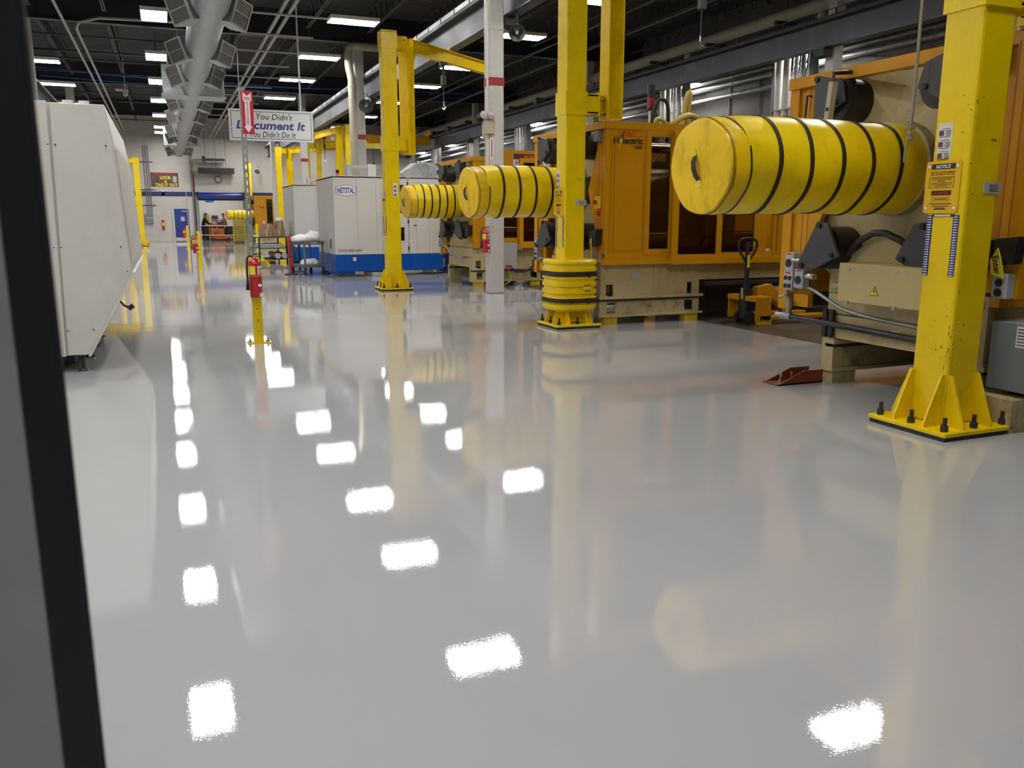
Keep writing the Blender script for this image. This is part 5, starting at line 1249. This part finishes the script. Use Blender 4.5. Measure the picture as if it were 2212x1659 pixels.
def person(x, y, rz, label, shirt, cap, lean):
    t = thing('person', label, 'person', (x, y, 0), rz)
    V = [(0, 0, .95), (lean * .4, 0, 1.15), (lean, 0, 1.38), (lean * 1.15, 0, 1.5), (lean * 1.35, 0, 1.6), (lean * 1.4, 0, 1.72),
         (lean, .2, 1.40), (lean + .14, .25, 1.14), (lean + .36, .18, 1.05), (lean + .44, .15, 1.04), (lean, -.2, 1.40), (lean + .16, -.25, 1.15), (lean + .38, -.17, 1.08), (lean + .46, -.14, 1.07),
         (0, .1, .88), (.03, .11, .48), (-.03, .12, .09), (.1, .13, .05), (0, -.1, .88), (.05, -.12, .48), (-.02, -.13, .09), (.11, -.14, .05)]
    rad = [.145, .14, .165, .06, .085, .095, .075, .05, .04, .035, .075, .05, .04, .035, .1, .07, .05, .045, .1, .07, .05, .045]
    Ed = [(0, 1), (1, 2), (2, 3), (3, 4), (4, 5), (2, 6), (6, 7), (7, 8), (8, 9), (2, 10), (10, 11), (11, 12), (12, 13), (0, 14), (14, 15), (15, 16), (16, 17), (0, 18), (18, 19), (19, 20), (20, 21)]
    me = bpy.data.meshes.new('body'); me.from_pydata(V, Ed, []); o = bpy.data.objects.new('body', me); COL.objects.link(o)
    md = o.modifiers.new('skin', 'SKIN'); o.modifiers.new('sub', 'SUBSURF').levels = 1
    sv = me.skin_vertices[0].data
    for i, r_ in enumerate(rad): sv[i].radius = (r_ * .8 if i in (0, 1, 2) else r_, r_)
    sv[0].use_root = True
    dg = bpy.context.evaluated_depsgraph_get(); m2 = bpy.data.meshes.new_from_object(o.evaluated_get(dg)); bpy.data.objects.remove(o)
    for mt in (shirt, 'skin', 'cloth_navy', 'black'): m2.materials.append(MATS[mt])
    for p in m2.polygons:
        z = p.center.z; q = p.center.x - lean
        p.material_index = 1 if (z > 1.5 or (q > .36 and z > .95)) else 3 if z < .09 else 2 if z < .93 else 0
        p.use_smooth = True
    m2.name = 'body'; b = bpy.data.objects.new('body', m2); COL.objects.link(b); b.parent = t
    hx = lean * 1.4
    MB().lathe([(.10, 1.68), (.112, 1.70), (.105, 1.77), (.06, 1.81), (0, 1.82)], (hx, 0, 0), n=16).cbox((hx + .13, 0, 1.70), (.1, .14, .012)).build('cap', cap, t, smooth=40)
    MB().cbox((hx + .1, 0, 1.62), (.03, .025, .045)).build('nose', 'skin', b)
    for s in (-.035, .035): MB().cbox((hx + .09, s, 1.655), (.012, .02, .01)).build('eye', 'black', b)
    for s in (-1, 1):
        hp = MB(); c = (lean + .47, s * .145, 1.05)
        hp.cbox(c, (.08, .03, .07))
        for k in range(4): hp.tube([(c[0] + .04, c[1], c[2] + .028 - k * .019), (c[0] + .08, c[1] - s * .005, c[2] + .026 - k * .02), (c[0] + .1 + .01 * (k in (1, 2)), c[1] - s * .03, c[2] + .02 - k * .02)], .009, 6)
        hp.tube([(c[0], c[1], c[2] + .035), (c[0] + .03, c[1] - s * .03, c[2] + .055)], .01, 6)
        hp.build('hand', 'skin', b, smooth=50)
    return t
person(2.28, 59.6, R(10), 'person in dark clothes and blue cap leaning towards the orange lift', 'cloth_navy', 'cap_blue', .16)
person(3.78, 60.4, R(190), 'person in dark clothes and red cap behind the orange lift', 'cloth_grey', 'cap_red', .1)
# far machine with cover and hanging strips
m4 = machine(4.98, 54.1, 'farthest orange machine with a yellow cover by the dock doorway', False, 4.0)
brand(m4, .12, 2.1, .85)
cover(5.05, 54.0, 1.66, 1.6, .3, 'small far padded yellow cover in front of the dock doorway')
t = thing('strip_curtain', 'olive yellow hanging strips below the far yellow cover', 'curtain', (4.1, 53.7, 0))
for k in range(8): B(-.34 + k * .085, -.27 + k * .085, -.01 + .02 * (k % 2), .0 + .02 * (k % 2), .1, 1.36).build('strip', 'curtain_yellow', t)
B(-.36, .36, -.03, .03, 1.33, 1.38).build('rail', 'yellow_dull', t)
for s in (-.33, .33): B(s - .02, s + .02, -.02, .02, 0, 1.34).build('stand_leg', 'yellow_dull', t)
tag(B(4.72, 4.86, 50.0, 50.14, 0, 1.15).build('bollard', 'yellow_paint', bevel=.01), 'short yellow bollard before the strips near the dock doorway', 'bollard')
t = thing('bridge_crane', 'orange overhead crane bridge with ST lettering behind the hanging sign', 'crane bridge', (10.25, 46.0, 0))
B(-3.6, 3.6, -.15, .15, 5.42, 5.86).build('girder', 'orange', t, bevel=.01); text('ST', 'ink_brown', t, (-2.35, -.15, 5.62), .36, .26, 'S', bold=.02)
B(-1.85, -1.65, -.16, -.15, 5.5, 5.68).build('label_plate', 'paper', t)
B(.0, .9, -.3, .3, 5.1, 5.4).build('hoist_trolley', 'blue_paint', t, bevel=.02)
for s in (-3.62, 3.5): B(s, s + .12, -.6, .6, 5.94, 6.2).build('end_truck', 'orange', t)
for s in (-3.6, 3.5): B(s, s + .1, -.14, .14, 5.8, 5.96).build('end_post', 'orange', t)
MB().tube([(.45, 0, 5.1), (.45, 0, 4.4)], .02, 6).box(.38, .52, -.06, .06, 4.15, 4.4).build('hook_block', 'dark_steel', t)
# small chain hoist hook under the third crane sits in its builder; fork of grey cabinet beside the middle machine
t = thing('control_cabinet', 'grey electrical box with black cable on the base of the machine behind the white column', 'box', (6.95, 17.31, 0))
B(-.2, .2, -.12, .0, .4, .95).build('case', 'grey_light', t, bevel=.008); B(-.08, .08, -.124, -.12, .42, .47).build('label_plate', 'red_sign', t)
B(.2, .35, -.08, -.02, .8, .92).build('data_plate', 'alu', t)
MB().tube([(.05, -.06, .42), (.2, -.1, .3), (.55, -.12, .36), (.85, -.1, .8), (.95, -.05, 1.1)], .022, 8, 2).build('black_cable', 'rubber', t, smooth=50)
MB().tube([(.0, -.06, .41), (.1, -.1, .15), (-.1, -.12, .04), (-.2, -.1, .02)], .012, 6, 2).build('yellow_cable', 'hose_yellow', t, smooth=50)
